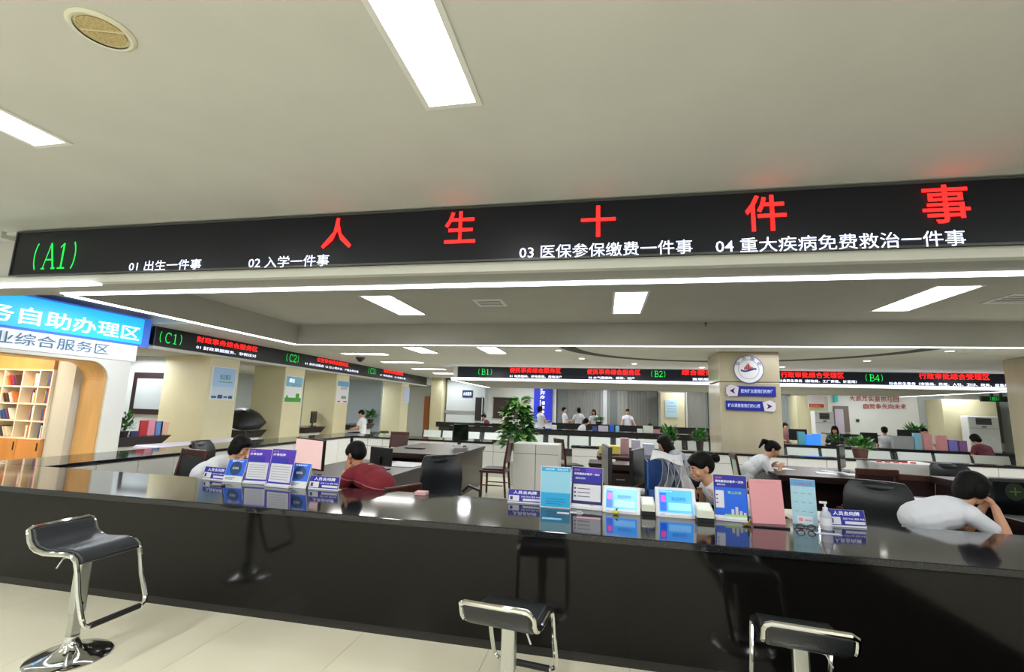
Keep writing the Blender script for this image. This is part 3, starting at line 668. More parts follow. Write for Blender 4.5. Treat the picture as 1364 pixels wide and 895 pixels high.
# ================================================================ posters
def poster(label, o, right, w, h, cols, extra=None, group='posters on the pillars'):
    """cols: list of (v0, v1, colour) bands of the printed picture"""
    t = thing('poster', label, 'poster', (0,0,0), 0, group)
    right = Vector(right); n = right.cross(Vector((0,0,1)))
    MB().quadf(o, right*w, Vector((0,0,1))*h, n, .012).build('panel', paper_m, t)
    F = Face(t, Vector(o)+n*.0125, right, (0,0,1), w, h)
    for i,(a,b,c) in enumerate(cols): F.rects('print',[(.03,a,.97,b)], mat('print_%d_%d_%d'%c, c, .5))
    if extra: extra(F)
    return t
def px_poster(label,x0,x1,yb,yt,cols,extra=None,plane='X',val=None):
    val = XC-.018 if val is None else val
    a = at(x0,(yb+yt)/2,**{plane:val}); b = at(x1,(yb+yt)/2,**{plane:val}); zb_ = at((x0+x1)/2,yb,**{plane:val}).z; zt_ = at((x0+x1)/2,yt,**{plane:val}).z
    if plane == 'X': return poster(label,(val,a.y,zb_),(0,1,0),b.y-a.y,zt_-zb_,cols,extra)
    return poster(label,(a.x,val,zb_),(1,0,0),b.x-a.x,zt_-zb_,cols,extra)
tealt = mat('teal_print',(50,140,150),.5); greent = mat('leaf_green',(70,160,50),.5); navyt = mat('navy_print',(60,80,130),.5); redt = mat('red_print',(214,60,50),.5)
def e1(F): F.txt('清正廉洁',.3,.62,.75,.78,tealt,.01); F.rects('print',[(.3,.54,.85,.56)],greent); F.rects('print',[(.05,.06,.25,.12),(.3,.05,.5,.16),(.55,.07,.7,.12),(.75,.05,.92,.14)],navyt)
def e2(F): F.txt('廉洁',.2,.75,.5,.9,whitetxt,.01); F.txt('奉公为民',.4,.6,.85,.72,mat('grey_print',(130,140,140),.5)); F.rects('print',[(.03,.02,.97,.18)],greent); F.rects('print',[(.65,.18,.85,.34),(.1,.18,.2,.26)],greent)
def e3(F): F.txt('勤政廉政',.3,.6,.85,.75,mat('grey_print',(130,140,140),.5)); F.rects('print',[(.4,.2,.8,.32)],mat('grey_print',(130,140,140),.5)); F.rects('print',[(.1,.04,.35,.1),(.6,.04,.9,.1)],redt)
px_poster('pale blue poster with teal characters on the nearest beige pillar',281,313,533,489,[(.02,.4,(200,220,235)),(.4,.98,(170,205,240))],e1)
px_poster('poster with green grass and blue sky on the second beige pillar',379,402,536,501,[(.02,.6,(235,240,240)),(.6,.98,(130,190,225))],e2)
px_poster('poster with a small grey building on the third beige pillar',448,464,537,507,[(.02,.75,(230,232,236)),(.75,.98,(110,175,225))],e3)
px_poster('faint blue poster on the fourth beige pillar',538,545,536,516,[(.02,.98,(190,205,240))])
px_poster('soft blue leaflet poster on the rear beige pillar left of the stone pillar',886,903,556,532,[(.02,.98,(196,226,238))],lambda F:F.rects('print',[(.15,.3,.85,.34),(.15,.45,.85,.49),(.15,.6,.85,.64),(.3,.78,.7,.84)],mat('soft_blue',(140,190,225),.5)),'Y',21.58)
px_poster('white poster with a red base on the rear beige pillar right of the stone pillar',1076,1098,543,522,[(.02,.98,(238,228,232))],lambda F:(F.rects('print',[(.05,.02,.95,.24)],redt),F.txt('不忘初心',.1,.04,.75,.2,mat('yellow_print',(240,210,80),.5),.01)),'Y',21.58)
# emblem and direction plates on the stone pillar
Yp = p_front-.02
t = thing('round_emblem','round white emblem with red towers over a blue wave, high on the stone pillar','emblem')
p = at(997,492,Y=Yp); rr = (at(1017,492,Y=Yp).x-at(977,492,Y=Yp).x)/2
def disc(r,y0,y1,n=40,rin=0):
    m_ = MB(); vs=[];fs=[]
    for k in range(n):
        a=2*math.pi*k/n
        for (R1,y) in ((r,y0),(r,y1),(rin,y1),(rin,y0)): vs.append((p.x+R1*math.cos(a),y,p.z+R1*math.sin(a)))
    for k in range(n):
        b=((k+1)%n)*4; a=k*4
        for j in range(4): fs.append((a+j,b+j,b+(j+1)%4,a+(j+1)%4))
    return m_.add(vs,fs)
blu = mat('emblem_blue',(40,62,150),.4)
disc(rr,Yp-.01,Yp,rin=.001).build('plate', paper_m, t); disc(rr,Yp-.013,Yp-.01,rin=rr*.96).build('outer_ring', blu, t); disc(rr*.7,Yp-.012,Yp-.0105,rin=rr*.68).build('inner_ring', blu, t)
tw = MB()
for (u0,u1,h_) in ((-.3,-.25,.14),(-.23,-.17,.22),(-.15,-.09,.32),(-.07,.0,.44),(.01,.07,.36),(.09,.14,.24),(.16,.2,.16),(.22,.27,.2)):
    tw.box((p.x+u0*rr,Yp-.014,p.z-.02*rr),(p.x+u1*rr,Yp-.011,p.z+h_*rr))
tw.build('towers', mat('emblem_red',(190,36,44),.4), t)
wv = MB(); pts=[]
for k in range(13):
    u=-.52+1.04*k/12; pts.append((p.x+u*rr,p.z-.13*rr-.07*rr*math.sin((u+.52)/1.04*2*math.pi*.9)*1+(.04*rr if u>.3 else 0)))
up_=[(x,z+.13*rr) for x,z in pts]; wv.prism(pts+up_[::-1],1,Yp-.014,Yp-.011); wv.build('wave', blu, t)
for k,c_ in enumerate('政务服务'):
    a_=math.radians(150-40*k); text('character',c_,(p.x+.83*rr*math.cos(a_)-.045,Yp-.011,p.z+.83*rr*math.sin(a_)-.04),(1,0,0),(0,0,1),.09,.08,blu,t)
def arrow_plate(label,x0,x1,yt,yb,left,words):
    t = thing('arrow_plate',label,'sign',(0,0,0),0,'blue arrow plates on the stone pillar')
    a=at(x0,yb,Y=Yp); b=at(x1,yt,Y=Yp); zb_,zt_ = a.z,b.z; h_=zt_-zb_; x0_,x1_=a.x,b.x; w_=x1_-x0_
    MB().box((x0_,Yp-.012,zb_),(x1_,Yp,zt_)).build('plate', mat('plate_blue',(26,38,150),.35), t)
    s = 1 if left else -1; cxx = x0_+w_*.12 if left else x1_-w_*.12; hw=w_*.13
    pts=[(cxx-hw*s,zb_+.25*h_),(cxx-hw*.75*s,zb_-.05*h_),(cxx+hw*.75*s,zb_-.0*h_),(cxx+hw*s,zt_-.1*h_),(cxx-hw*.2*s,zt_+.12*h_),(cxx-hw*s,zt_-.12*h_)]
    MB().prism(pts,1,Yp-.02,Yp-.012).build('badge', mat('badge_white',(222,214,226),.4), t)
    cz=(zb_+zt_)/2; MB().prism([(cxx-.45*hw*s,cz),(cxx+.4*hw*s,cz+.3*h_),(cxx+.15*hw*s,cz),(cxx+.4*hw*s,cz-.3*h_)],1,Yp-.024,Yp-.02).build('arrowhead', mat('dark_purple',(44,30,80),.4), t)
    lx = x0_+w_*.29 if left else x0_+w_*.04
    text('lettering',words,(lx,Yp-.012,zb_+.32*h_),(1,0,0),(0,0,1),w_*.66,h_*.38,mat('pale_blue_letter',(190,205,255),.5,emit=.2),t,.01)
arrow_plate('upper blue plate with a white badge and arrow pointing left, on the stone pillar',968,1033,515,527,True,'服务群众是我们的责任')
arrow_plate('lower blue plate with a white badge and arrow pointing right, on the stone pillar',967,1032,535,546,False,'群众满意是我们的心愿')
# ================================================================ C booths: desks, framed board, monitors
XD = XC-.15
def booth_desk(label,xa,xb,yt,xp=None):
    xp = XD if xp is None else xp
    a = at(xa,yt,X=xp); b = at(xb,yt,X=xp); z = .80
    t = thing('booth_desk',label,'desk',(xp,(a.y+b.y)/2,0),0,'dark booth desks on the left'); L=(b.y-a.y)/2
    MB().prism([(-L,z),(L+.1,z),(L-.12,z-.17),(-L,z-.17)],0,-.7,.02).build('top', mat('dark_desk',(48,42,42),.25), t)
    box('front_panel',(-.6,-L,.0),(-.02,L-.15,z-.17), cab_m, t)
    return t
bd = [booth_desk('dark booth desk with a plant and colourful leaflets, beside the white arch pier',150,222,577), booth_desk('dark booth desk with the black umbrella between the first two beige pillars',326,352,570), booth_desk('dark booth desk with a monitor between the second and third beige pillars',405,431,565), booth_desk('dark booth desk with a small plant in the farthest booth',466,497,562)]
print('BOOTH', [tuple(round(v,2) for v in b.location) for b in bd])
# framed dark board seen through the first booth
t = thing('framed_board','dark framed glass board on the grey wall of the first booth','board'); Yq = at(185,520,X=-10.5).y; Yq = 8.9
x0,z0_,x1,z1_ = onwall(173,551,240,497,Yq)
facebox('wall_booth',(-13,Yq+.02,0),(-8.9,Yq+.1,zb-.05), greyw)
MB().box((x0,Yq-.04,z0_),(x1,Yq+.02,z1_)).build('frame', mat('dark_frame',(44,30,32),.4), t); MB().box((x0+.12,Yq-.045,z0_+.12),(x1-.1,Yq-.04,z1_-.14)).build('pane', mat('pale_glass',(176,186,188),.15), t)
facebox('wall_booth',(-13,at(440,540,X=XC).y+4,0),(XC-.3,at(440,540,X=XC).y+4.1,zb-.05), mat('blue_grey_wall',(170,182,190),.6))
# ================================================================ FURNITURE
def office_chair(label, x, y, rz, zb_=.98, group='black office chairs', w=.26):
    t = thing('office_chair', label, 'office chair', (x,y,0), rz, group)
    # back: curved padded shell, faces +Y (local)
    vs=[];fs=[]; NX,NZ=8,8
    def back_pt(u,v,d):
        x_=(u-.5)*2*w*(1-.12*abs(v-.5)*2*.5)*(1-.10*max(0,v-.75)*4); z_=.48+v*(zb_-.48); y_=-.22-.10*v*v-.02*math.sin(v*6)+.05*(2*u-1)**2
        if v > .9 : x_*=1-.25*(v-.9)*10*.5
        return (x_,y_+d,z_)
    for d in (0,-.07):
        for j in range(NZ+1):
            for i in range(NX+1): vs.append(back_pt(i/NX,j/NZ,d*(1-.5*(abs(2*i/NX-1)**4))))
    m_=(NX+1)*(NZ+1)
    for j in range(NZ):
        for i in range(NX):
            a=j*(NX+1)+i; fs.append((a,a+1,a+NX+2,a+NX+1)); fs.append((m_+a,m_+a+NX+1,m_+a+NX+2,m_+a+1))
    for j in range(NZ):
        for i in (0,NX): a=j*(NX+1)+i; fs.append((a,a+NX+1,m_+a+NX+1,m_+a))
    for i in range(NX):
        for j in (0,NZ): a=j*(NX+1)+i; fs.append((a,a+1,m_+a+1,m_+a))
    MB().add(vs,fs).build('backrest', leather_m, t, smooth=True, bevel=.012)
    MB().ell((0,-.315,zb_-.06),(w*.8,.05,.055)).build('headrest', leather_m, t, smooth=True)
    MB().box((-.25,-.24,.42),(.25,.25,.5)).build('seat', leather_m, t, bevel=.035, seg=3, smooth=True)
    for s in (-1,1):
        MB().tube([(s*.24,.12,.44),(s*.3,.14,.5),(s*.31,.12,.66),(s*.31,-.15,.67),(s*.28,-.24,.6)],.018,8).build('armrest', blackp_m, t, smooth=True)
    MB().lathe([(.001,.1),(.028,.1),(.028,.43),(.001,.43)],n=12).build('column', chrome_m, t)
    for k in range(5):
        a=2*math.pi*k/5; l=MB().tube([(0,0,.11),(.28*math.cos(a),.28*math.sin(a),.075)],[.03,.018],6); l=l.build('base_leg', blackp_m, t)
        MB().ell((.28*math.cos(a),.28*math.sin(a),.033),(.028,.028,.033),nu=8,nv=6).build('caster', rubber_m, l)
    return t
def wood_chair(label,x,y,rz,m=None,zb_=.95,pad=None,group='dark wooden chairs'):
    m = m or dwood2_m; t = thing('wooden_chair', label, 'chair', (x,y,0), rz, group)
    for sx in (-1,1):
        MB().tube([(sx*.2,.2,0),(sx*.2,.2,.43)],[.022,.026],4).build('leg', m, t)
        MB().tube([(sx*.2,-.24,0),(sx*.2,-.2,.43),(sx*.2,-.21,.6),(sx*.21,-.27,zb_)],[.022,.026,.026,.02],4).build('leg', m, t)
        MB().tube([(sx*.2,-.19,.2),(sx*.2,.19,.2)],.012,4).build('stretcher', m, t)
    MB().box((-.23,-.22,.41),(.23,.24,.455)).build('seat_frame', m, t, bevel=.008)
    MB().box((-.19,-.17,.455),(.19,.2,.485)).build('seat', pad or leather_m, t, bevel=.012)
    b=MB(); b.prism([(-.225,.58),(-.255,zb_-.08),(-.24,zb_-.08),(-.205,.58)],0,-.18,.18); b.build('backrest', pad or m, t)
    MB().box((-.23,-.285,zb_-.08),(.23,-.25,zb_)).build('top_rail', m, t, bevel=.012)
    return t
def desk(label,x0,x1,y0,y1,z=.76,m=None,group='dark wooden desks'):
    m = m or dwood_m; t = thing('desk',label,'desk',((x0+x1)/2,(y0+y1)/2,0),0,group); a,b=(x1-x0)/2,(y1-y0)/2
    box('desktop',(-a,-b,z-.04),(a,b,z),m,t,bevel=.006); box('edge_band',(-a+.015,-b+.015,z-.085),(a-.015,b-.015,z-.04),m,t)
    box('side_panel',(-a+.04,-b+.05,0),(-a+.07,b-.05,z-.085),m,t); box('side_panel',(a-.07,-b+.05,0),(a-.04,b-.05,z-.085),m,t)
    box('modesty_panel',(-a+.07,-.015,.2),(a-.07,.015,z-.085),m,t)
    for k in range(2):
        d = box('drawer',(a-.45,-b+.03,.1+.27*k),(a-.08,-b+.05,.35+.27*k),m,t); box('handle',(a-.33,-b+.015,.26+.27*k),(a-.2,-b+.03,.275+.27*k),steel_m,d)
    return t
def monitor(label,x,y,z,rz,w=.5,h=.31,scr=None,group='computer monitors',stand=.1,tilt=0):
    """screen faces -Y locally"""
    t = thing('monitor',label,'monitor',(x,y,z),rz,group)
    box('casing',(-w/2,0,stand),(w/2,.035,stand+h),blackp_m,t,bevel=.006); box('screen',(-w/2+.012,-.003,stand+.018),(w/2-.012,0,stand+h-.012),scr or mat('screen_off',(16,17,20),.15),t)
    st_ = MB().box((-.03,.03,.01),(.03,.06,stand+h*.5)).build('stand',blackp_m,t); MB().box((-.11,-.06,0),(.11,.12,.014)).build('base',blackp_m,st_,bevel=.004)
    return t
pinkscr = mat('pink_screen',(226,190,186),.4,emit=.35); bluescr = mat('blue_screen',(50,120,230),.4,emit=.6)
# --- inside the island, left
desk('grey topped desk in front of the maroon-shirted person',-3.6,-2.4,4.55,6.5,.74,mat('dark_desk2',(54,46,46),.3))
box_ = lambda *a,**k: box(*a,**k)
def slab(name,label,cat,lo,hi,m,group=None,rz=0,bev=.003):
    c=((lo[0]+hi[0])/2,(lo[1]+hi[1])/2,lo[2]); o=MB().box((lo[0]-c[0],lo[1]-c[1],0),(hi[0]-c[0],hi[1]-c[1],hi[2]-lo[2])).build(name,m,bevel=bev); o.location=c; o.rotation_euler=(0,0,rz); return tag(o,label,cat,group)
pt_ = at(412,632,Z=.84); monitor('monitor showing a pale pink page, tilted, behind the left row of counter signs',at(408,632,Y=4.8).x,4.8,.742,-.42,.55,.33,pinkscr,stand=.07)
slab('desk_mat','pale grey desk mat beside the maroon-shirted person','desk mat',(-2.9,5.9,.742),(-2.45,6.4,.747),mat('pale_grey_mat',(196,196,204),.35))
monitor('dark monitor seen from behind, right of the maroon-shirted person',-2.75,5.6,.742,2.7,.4,.22,stand=.05)
desk('big dark wooden desk in the middle of the island, left of the white cabinet',-3.85,-2.42,7.45,9.6,.76)
p=at(606,595,Z=.78); monitor('slim dark monitor seen from the side on the big middle desk',p.x+.0,9.2,.761,1.15,.46,.34,stand=.1); p.y=9.3
slab('name_card','white folded card on the big middle desk','card',(p.x+.0,p.y-.55,.762),(p.x+.18,p.y-.53,.83),paper_m)
slab('keyboard','black keyboard lying on the middle desk','keyboard',(-3.6,8.2,.762),(-3.25,8.35,.78),blackp_m)
wood_chair('red-brown wooden chair facing left beside the white cabinet',-1.93,8.45,math.pi/2,zb_=1.0)
wood_chair('small brown leather-backed chair beyond the left end of the middle desk',at(522,600,Y=9.95).x,10.05,math.pi,zb_=.93,pad=mat('brown_leather',(70,40,38),.35))
wood_chair('dark wooden chair right of the white cabinet',at(757,600,Y=9.6).x+.05,9.6,-math.pi/2+.5,zb_=.98)
wood_chair('black leather chair with a reddish wooden post near the left end of the front counter',at(243,622,Y=4.9).x,4.75,math.pi-.15,zb_=.93,pad=leather_m)
office_chair('black high-backed office chair behind the counter, left of the first blue nameplate',at(602,640,Y=5.0).x,4.92,-2.75+.35,1.0,w=.25)
office_chair('black office chair behind the white-shirted person at the left end',at(282,610,Y=5.6).x,5.75,-1.3,.97)
slab('tissue_box','small pale pink box at the edge of the counter beside the office chair','box',(at(562,655,Z=TZ).x,4.02,TZ+.001),(at(578,655,Z=TZ).x,4.1,TZ+.03),mat('pale_pink',(226,178,176),.5))
# rails of low white desk beyond left counter
p=at(222,592,Z=.86); t=thing('aisle_bench','long lavender-grey padded bench end between the left counter and the pillars','bench',(-7.55,7.7,0)); 
box('top',(-.45,-.9,.62),(.35,1.5,.72),mat('lavender_vinyl',(190,186,208),.4),t,bevel=.04); box('base',(-.4,-.8,0),(.3,1.4,.62),white_m,t)
# --- inside the island, right
desk('dark desk with papers where the ponytailed writing person sits',2.35,3.75,7.2,8.55,.76)
for k,(dx,dy,r,c) in enumerate(((.3,.55,.2,(232,232,236)),(.75,.2,-.3,(240,240,242)),(.95,.45,.15,(226,228,236)),(1.1,.15,-.1,(238,238,240)))):
    slab('paper_stack',f'{["sheet under the writing hand","white papers in front of the monitor","papers at the middle of the desk","papers at the right corner of the desk"][k]} of the ponytailed person','papers',(2.35+dx-.1,7.3+dy,.7605+.001*k),(2.35+dx+.15,7.3+dy+.25,.768+.003*k),mat('paper_%d'%k,c,.6),rz=r,bev=0)
p=at(1083,618,Z=.77); monitor('black monitor standing turned away on the desk of the ponytailed person',p.x,7.95,.761,1.0,.44,.34,stand=.06)
wood_chair('wide dark leather chair with wooden posts in front of the papers desk',at(1158,650,Y=6.5).x,6.6,0.05,zb_=.98,pad=mat('dark_maroon_leather',(42,20,22),.4))
wood_chair('low dark chair between the papers desk and the white island unit',at(1205,650,Y=7.1).x+.1,7.15,-.3,zb_=.88,pad=mat('dark_maroon_leather',(42,20,22),.4))
wood_chair('dark chair behind the ponytailed person, with a pale green cushion',at(1003,625,Y=8.0).x-.05,7.85,-math.pi/2-.05,zb_=.97,pad=mat('pale_green_cushion',(196,214,186),.7))
office_chair('large black office chair close behind the counter at the right',at(1180,690,Y=4.75).x-.02,4.85,2.6,.98,w=.27)
office_chair('black office chair beyond the bowed person at the right',at(1282,620,Y=7.4).x,7.4,math.pi,.99)
# white island unit with red stickers
xa_=at(1168,605,Y=7.9).x; xb_=at(1258,605,Y=7.9).x
cabinet(xa_,xb_,7.9,8.5,'y','white cabinet unit right of the dark chairs, with a pale top','freestanding cabinets',z1=.93,doors=1,drawers=True)
slab('tray','long black tray on the pale top of the right white cabinet','tray',(xa_-.4,8.2,.932),(xa_+.55,8.32,.95),blackp_m)
for k in range(5): slab('name_stamp',f'small red and white stamp block on the right white cabinet, {["first","second","third","fourth","fifth"][k]} from the left','stamp',(xa_+.05+.11*k,8.0,.932),(xa_+.11+.11*k,8.04,.95),mat('red_print',(214,60,50),.5),'red stamp blocks')
desk('dark desk beyond the bowed person, covered with papers and cables',at(1310,640,Y=6.0).x-.1,at(1310,640,Y=6.0).x+1.8,5.9,6.7,.9)
x_=at(1310,640,Y=6.0).x
slab('paper_stack','loose pile of pale papers and a blue folder on the far right desk','papers',(x_+.2,6.1,.902),(x_+.5,6.35,.93),paper_m,rz=.3); slab('folder','dark blue folder under the papers on the far right desk','folder',(x_+.1,6.0,.902),(x_+.38,6.08,.912),mat('navy',(30,56,96),.4))
# black case with round green emblem
p=at(1345,630,Y=5.75); t=thing('computer_case','black glossy case with a round green emblem behind the bowed person','computer case',(p.x+.15,5.78,.0))
box('body',(-.36,-.06,.0),(.4,.06,1.0),mat('gloss_black',(10,11,12),.2),t,bevel=.03)
MB().lathe([(.001,0),(.085,0),(.085,.004),(.001,.004)],c=(0,0,0),n=28,M=Matrix.Translation((-.15,-.062,.88))@Matrix.Rotation(math.pi/2,4,'X')).build('emblem_ring',mat('dim_green',(34,48,22),.5),t)
MB().box((-.2,-.071,.875),(-.1,-.067,.885)).box((-.155,-.071,.84),(-.145,-.067,.92)).build('emblem_mark',mat('pale_green_mark',(96,120,66),.5),t)
# desk and mat of the bowed person
desk('desk in front of the bowed person at the right edge',3.55,5.2,4.5,5.3,.72)
slab('desk_mat','blue-grey desk mat under the elbows of the bowed person','desk mat',(3.75,4.6,.722),(4.7,5.2,.728),mat('blue_grey_mat',(110,136,170),.5))
slab('paper_stack','long white sheet on the desk left of the bowed person','papers',(2.9,5.55,.74),(3.5,5.85,.75),paper_m,rz=-.3); desk('small dark side table left of the bowed person',2.75,3.45,5.45,6.0,.74)
t = tag(box('cushion',(-.16,-.03,0),(.16,.03,.22),mat('pale_green_cushion',(196,214,186),.7),bevel=.025),'pale green cushion wedged behind the back of the bowed person','cushion'); t.location=(at(1224,690,Y=4.75).x,4.75,.60); t.rotation_euler=(0,.3,.5)
# blue document box with curling sheets
xl=at(866,640,Y=4.75).x; xr=at(921,640,Y=4.75).x; bw=xr-xl
desk('desk directly behind the two blue tablets',-.35,.8,4.4,5.4,.74)
t=thing('document_box','blue box file with large curling white sheets, left of the bun-haired person','document box',((xl+xr)/2-.04,4.72,.741))
bl_=mat('box_blue',(50,96,170),.45)
box('back',(-bw/2,.15,0),(bw/2,.16,.36),bl_,t); box('front',(-bw/2,-.12,0),(bw/2,-.11,.11),bl_,t); box('side',(-bw/2,-.12,0),(-bw/2+.012,.16,.36),bl_,t); box('bottom',(-bw/2,-.12,0),(bw/2,.16,.012),bl_,t)
for k in range(6):
    x_=-bw/2+.03+k*bw*.15; m_=MB(); vs=[];fs=[]; R_=.15+.01*k
    for i in range(9):
        th=.1+1.25*i/8
        for j in range(5):
            q=j/4; vs.append((x_+R_*(1-math.cos(th))*(1.1-.9*q)+.10*q*(1 if k<4 else -1)+.05*math.sin(3*q), -.09+.17*math.sin(th), .02+.36*q))
    fs=[(5*i+j,5*i+5+j,5*i+6+j,5*i+1+j) for i in range(8) for j in range(4)]
    o=m_.add(vs,fs).build('sheet',paper_m if k%2 else mat('grey_sheet',(170,176,190),.5),t,smooth=True)
    sd=o.modifiers.new('s','SOLIDIFY'); sd.thickness=.003
m_=MB(); vs=[];fs=[]
for i in range(9):
    s=i/8; vs+=[(-bw*.42+s*bw*.8,-.1,.37+.03*math.sin(s*5)),(-bw*.3+s*bw*.72,.12,.43+.02*math.sin(s*5+1))]
m_.add(vs,[(2*i,2*i+1,2*i+3,2*i+2) for i in range(8)]).build('sheet',paper_m,t,smooth=True).modifiers.new('s','SOLIDIFY').thickness=.004
# two monitors seen edge on
p=at(806,640,Y=4.75); monitor('thin monitor with a pale edge seen from its side, behind the white-framed poster',p.x,4.72,.741,-1.42,.42,.38,stand=.1)
p=at(858,640,Y=4.75); monitor('black monitor seen nearly edge-on between the two blue tablets',p.x-.03,5.0,.741,1.25,.46,.36,stand=.08)
slab('yellow_folder_stack','stack of yellow folders on the back desk behind the counter signs','folders',(at(798,600,Y=8.5).x,8.5,.82),(at(826,600,Y=8.5).x,8.8,.95),mat('yellow_folder',(226,208,90),.5))
desk('dark reddish desk behind the blue document box, with folders and papers',at(795,610,Y=8.5).x,at(935,610,Y=8.5).x,8.2,9.2,.8,mat('red_dark_wood',(60,28,24),.3))
bd1=slab('file_box','tall white and maroon file box standing on the reddish desk, left one','file box',(at(827,600,Y=8.7).x,8.7,.802),(at(838,600,Y=8.7).x,9.0,1.08),mat('rose_box',(190,150,160),.5))
slab('file_box','pale lilac file box standing on the reddish desk, middle one','file box',(at(842,600,Y=8.7).x,8.7,.802),(at(853,600,Y=8.7).x,8.9,1.06),mat('lilac_box',(206,200,222),.5))
slab('file_box','pale blue-white file box standing on the reddish desk, right one','file box',(at(857,600,Y=8.7).x,8.7,.802),(at(872,600,Y=8.7).x,8.9,1.0),mat('pale_blue_box',(206,212,232),.5))
slab('paper_stack','white sheet hanging low beside the yellow folders','papers',(at(811,612,Y=7.6).x,7.6,.762),(at(820,612,Y=7.6).x,7.75,.80),paper_m)
desk('low dark side desk in front of the yellow folders',at(784,612,Y=7.5).x,at(850,612,Y=7.5).x,7.4,8.0,.76)
slab('cable_bundle','black and white coiled cable bundle behind the left tablet','cable',(at(815,650,Y=4.8).x,4.6,.742),(at(838,650,Y=4.8).x,4.75,.80),mat('zebra',(150,150,156),.5,var=.7,scale=30,stretch=(6,1,1)))
# ================================================================ COUNTER ITEMS
def frame_at(bl, br, tilt=.0):
    a=at(*bl,Z=TZ); b=at(*br,Z=TZ); r=(b-a).normalized(); up=Vector((0,0,1)); back=up.cross(r); u=(up*math.cos(tilt)+back*math.sin(tilt)).normalized()
    return a+Vector((0,0,.001)), r, u, (b-a).length
def height_to(bl,tp,tilt=0):
    a=at(*bl,Z=TZ); q=at(*tp,Y=a.y+ (0.06 if tilt else 0)); return (q.z-TZ)/math.cos(tilt)
blueD=mat('deep_blue_print',(22,26,160),.4); violet=mat('violet_print',(88,48,190),.4); brightb=mat('bright_blue_print',(16,104,236),.4); paleg=mat('pale_panel',(226,226,236),.5); acr=mat('acrylic_white',(232,234,238),.25); cyanp=mat('cyan_print',(24,172,228),.4); palec=mat('pale_cyan',(150,212,236),.4); textb=mat('text_ink',(50,60,90),.5); wtext=mat('white_ink',(244,246,255),.5,emit=.15)
def nameplate(label,bl,br,tl,words='人员去向牌'):
    o,r,u,w_=frame_at(bl,br,.2); h_=height_to(bl,tl,.2)
    t=thing('nameplate',label,'nameplate',(0,0,0),0,'blue nameplates on the front counter'); n=r.cross(u)
    MB().quadf(o,r*w_,u*h_,-n,.006).build('plate',acr,t); back=Vector((-n.x,-n.y,0)).normalized(); MB().quadf(o,r*w_,back*.06,(0,0,1),.004).build('foot',acr,t)
    F=Face(t,o+n*.0005,r,u,w_,h_); F.rects('print',[(.01,.1,.99,.99)],blueD); F.rects('print',[(.03,.14,.34,.56),(.45,.18,.97,.34)],paleg); F.rects('print',[(.07,.22,.15,.48)],textb)
    F.txt(words,.16,.66,.86,.9,wtext,.01); F.txt('在岗 外出 请假 休息',.4,.42,.97,.54,wtext)
    return t
nameplate('small blue nameplate at the left end of the left sign group',(269,638),(300,641),(271,620))
nameplate('small blue nameplate at the right end of the left sign group, beside the maroon shirt',(410,651),(450,654),(411,632))
nameplate('small blue nameplate left of the cyan sheet, in front of the white cabinet',(676,669),(721,672),(677,650))
nameplate('small blue nameplate behind the white pump bottle at the right',(1104,701),(1155,704),(1109,677))
def leaflet(label,bl,br,tl):
    o,r,u,w_=frame_at(bl,br,.28); h_=height_to(bl,tl,.28); t=thing('table_sign',label,'table sign',(0,0,0),0,'bright blue table signs'); n=r.cross(u)
    MB().quadf(o,r*w_,u*h_,-n,.005).build('plate',acr,t); back=Vector((-n.x,-n.y,0)).normalized(); MB().quadf(o+back*.12,r*w_,(u*1.0-back*.55)*h_*.9,n,.004).build('rear_leg',acr,t)
    F=Face(t,o+n*.0005,r,u,w_,h_); F.rects('print',[(.02,.27,.98,.98)],brightb)
    c=F.pt(.5,.6,.004); pts=[c+(r*math.cos(a)*.3*w_+u*math.sin(a)*.3*w_) for a in [2*math.pi*k/24 for k in range(24)]]; m_=MB(); m_.add(pts,[tuple(range(24))]); m_.build('dark_disc',mat('dark_teal_disc',(20,60,110),.4),t)
    text('lettering','扫码',F.pt(.34,.55,.0045),r,u,.32*w_,.1*h_,wtext,t); F.txt('满意度评价',.2,.87,.82,.94,wtext,.01); F.rects('print',[(.1,.17,.6,.2),(.1,.1,.5,.13)],mat('grey_print',(130,140,140),.5))
    return t
leaflet('bright blue table sign with a dark disc, left of the two violet signs',(296,641),(321,643),(308,611)); leaflet('bright blue table sign with a dark disc, right of the two violet signs',(381,649),(407,651),(390,616))
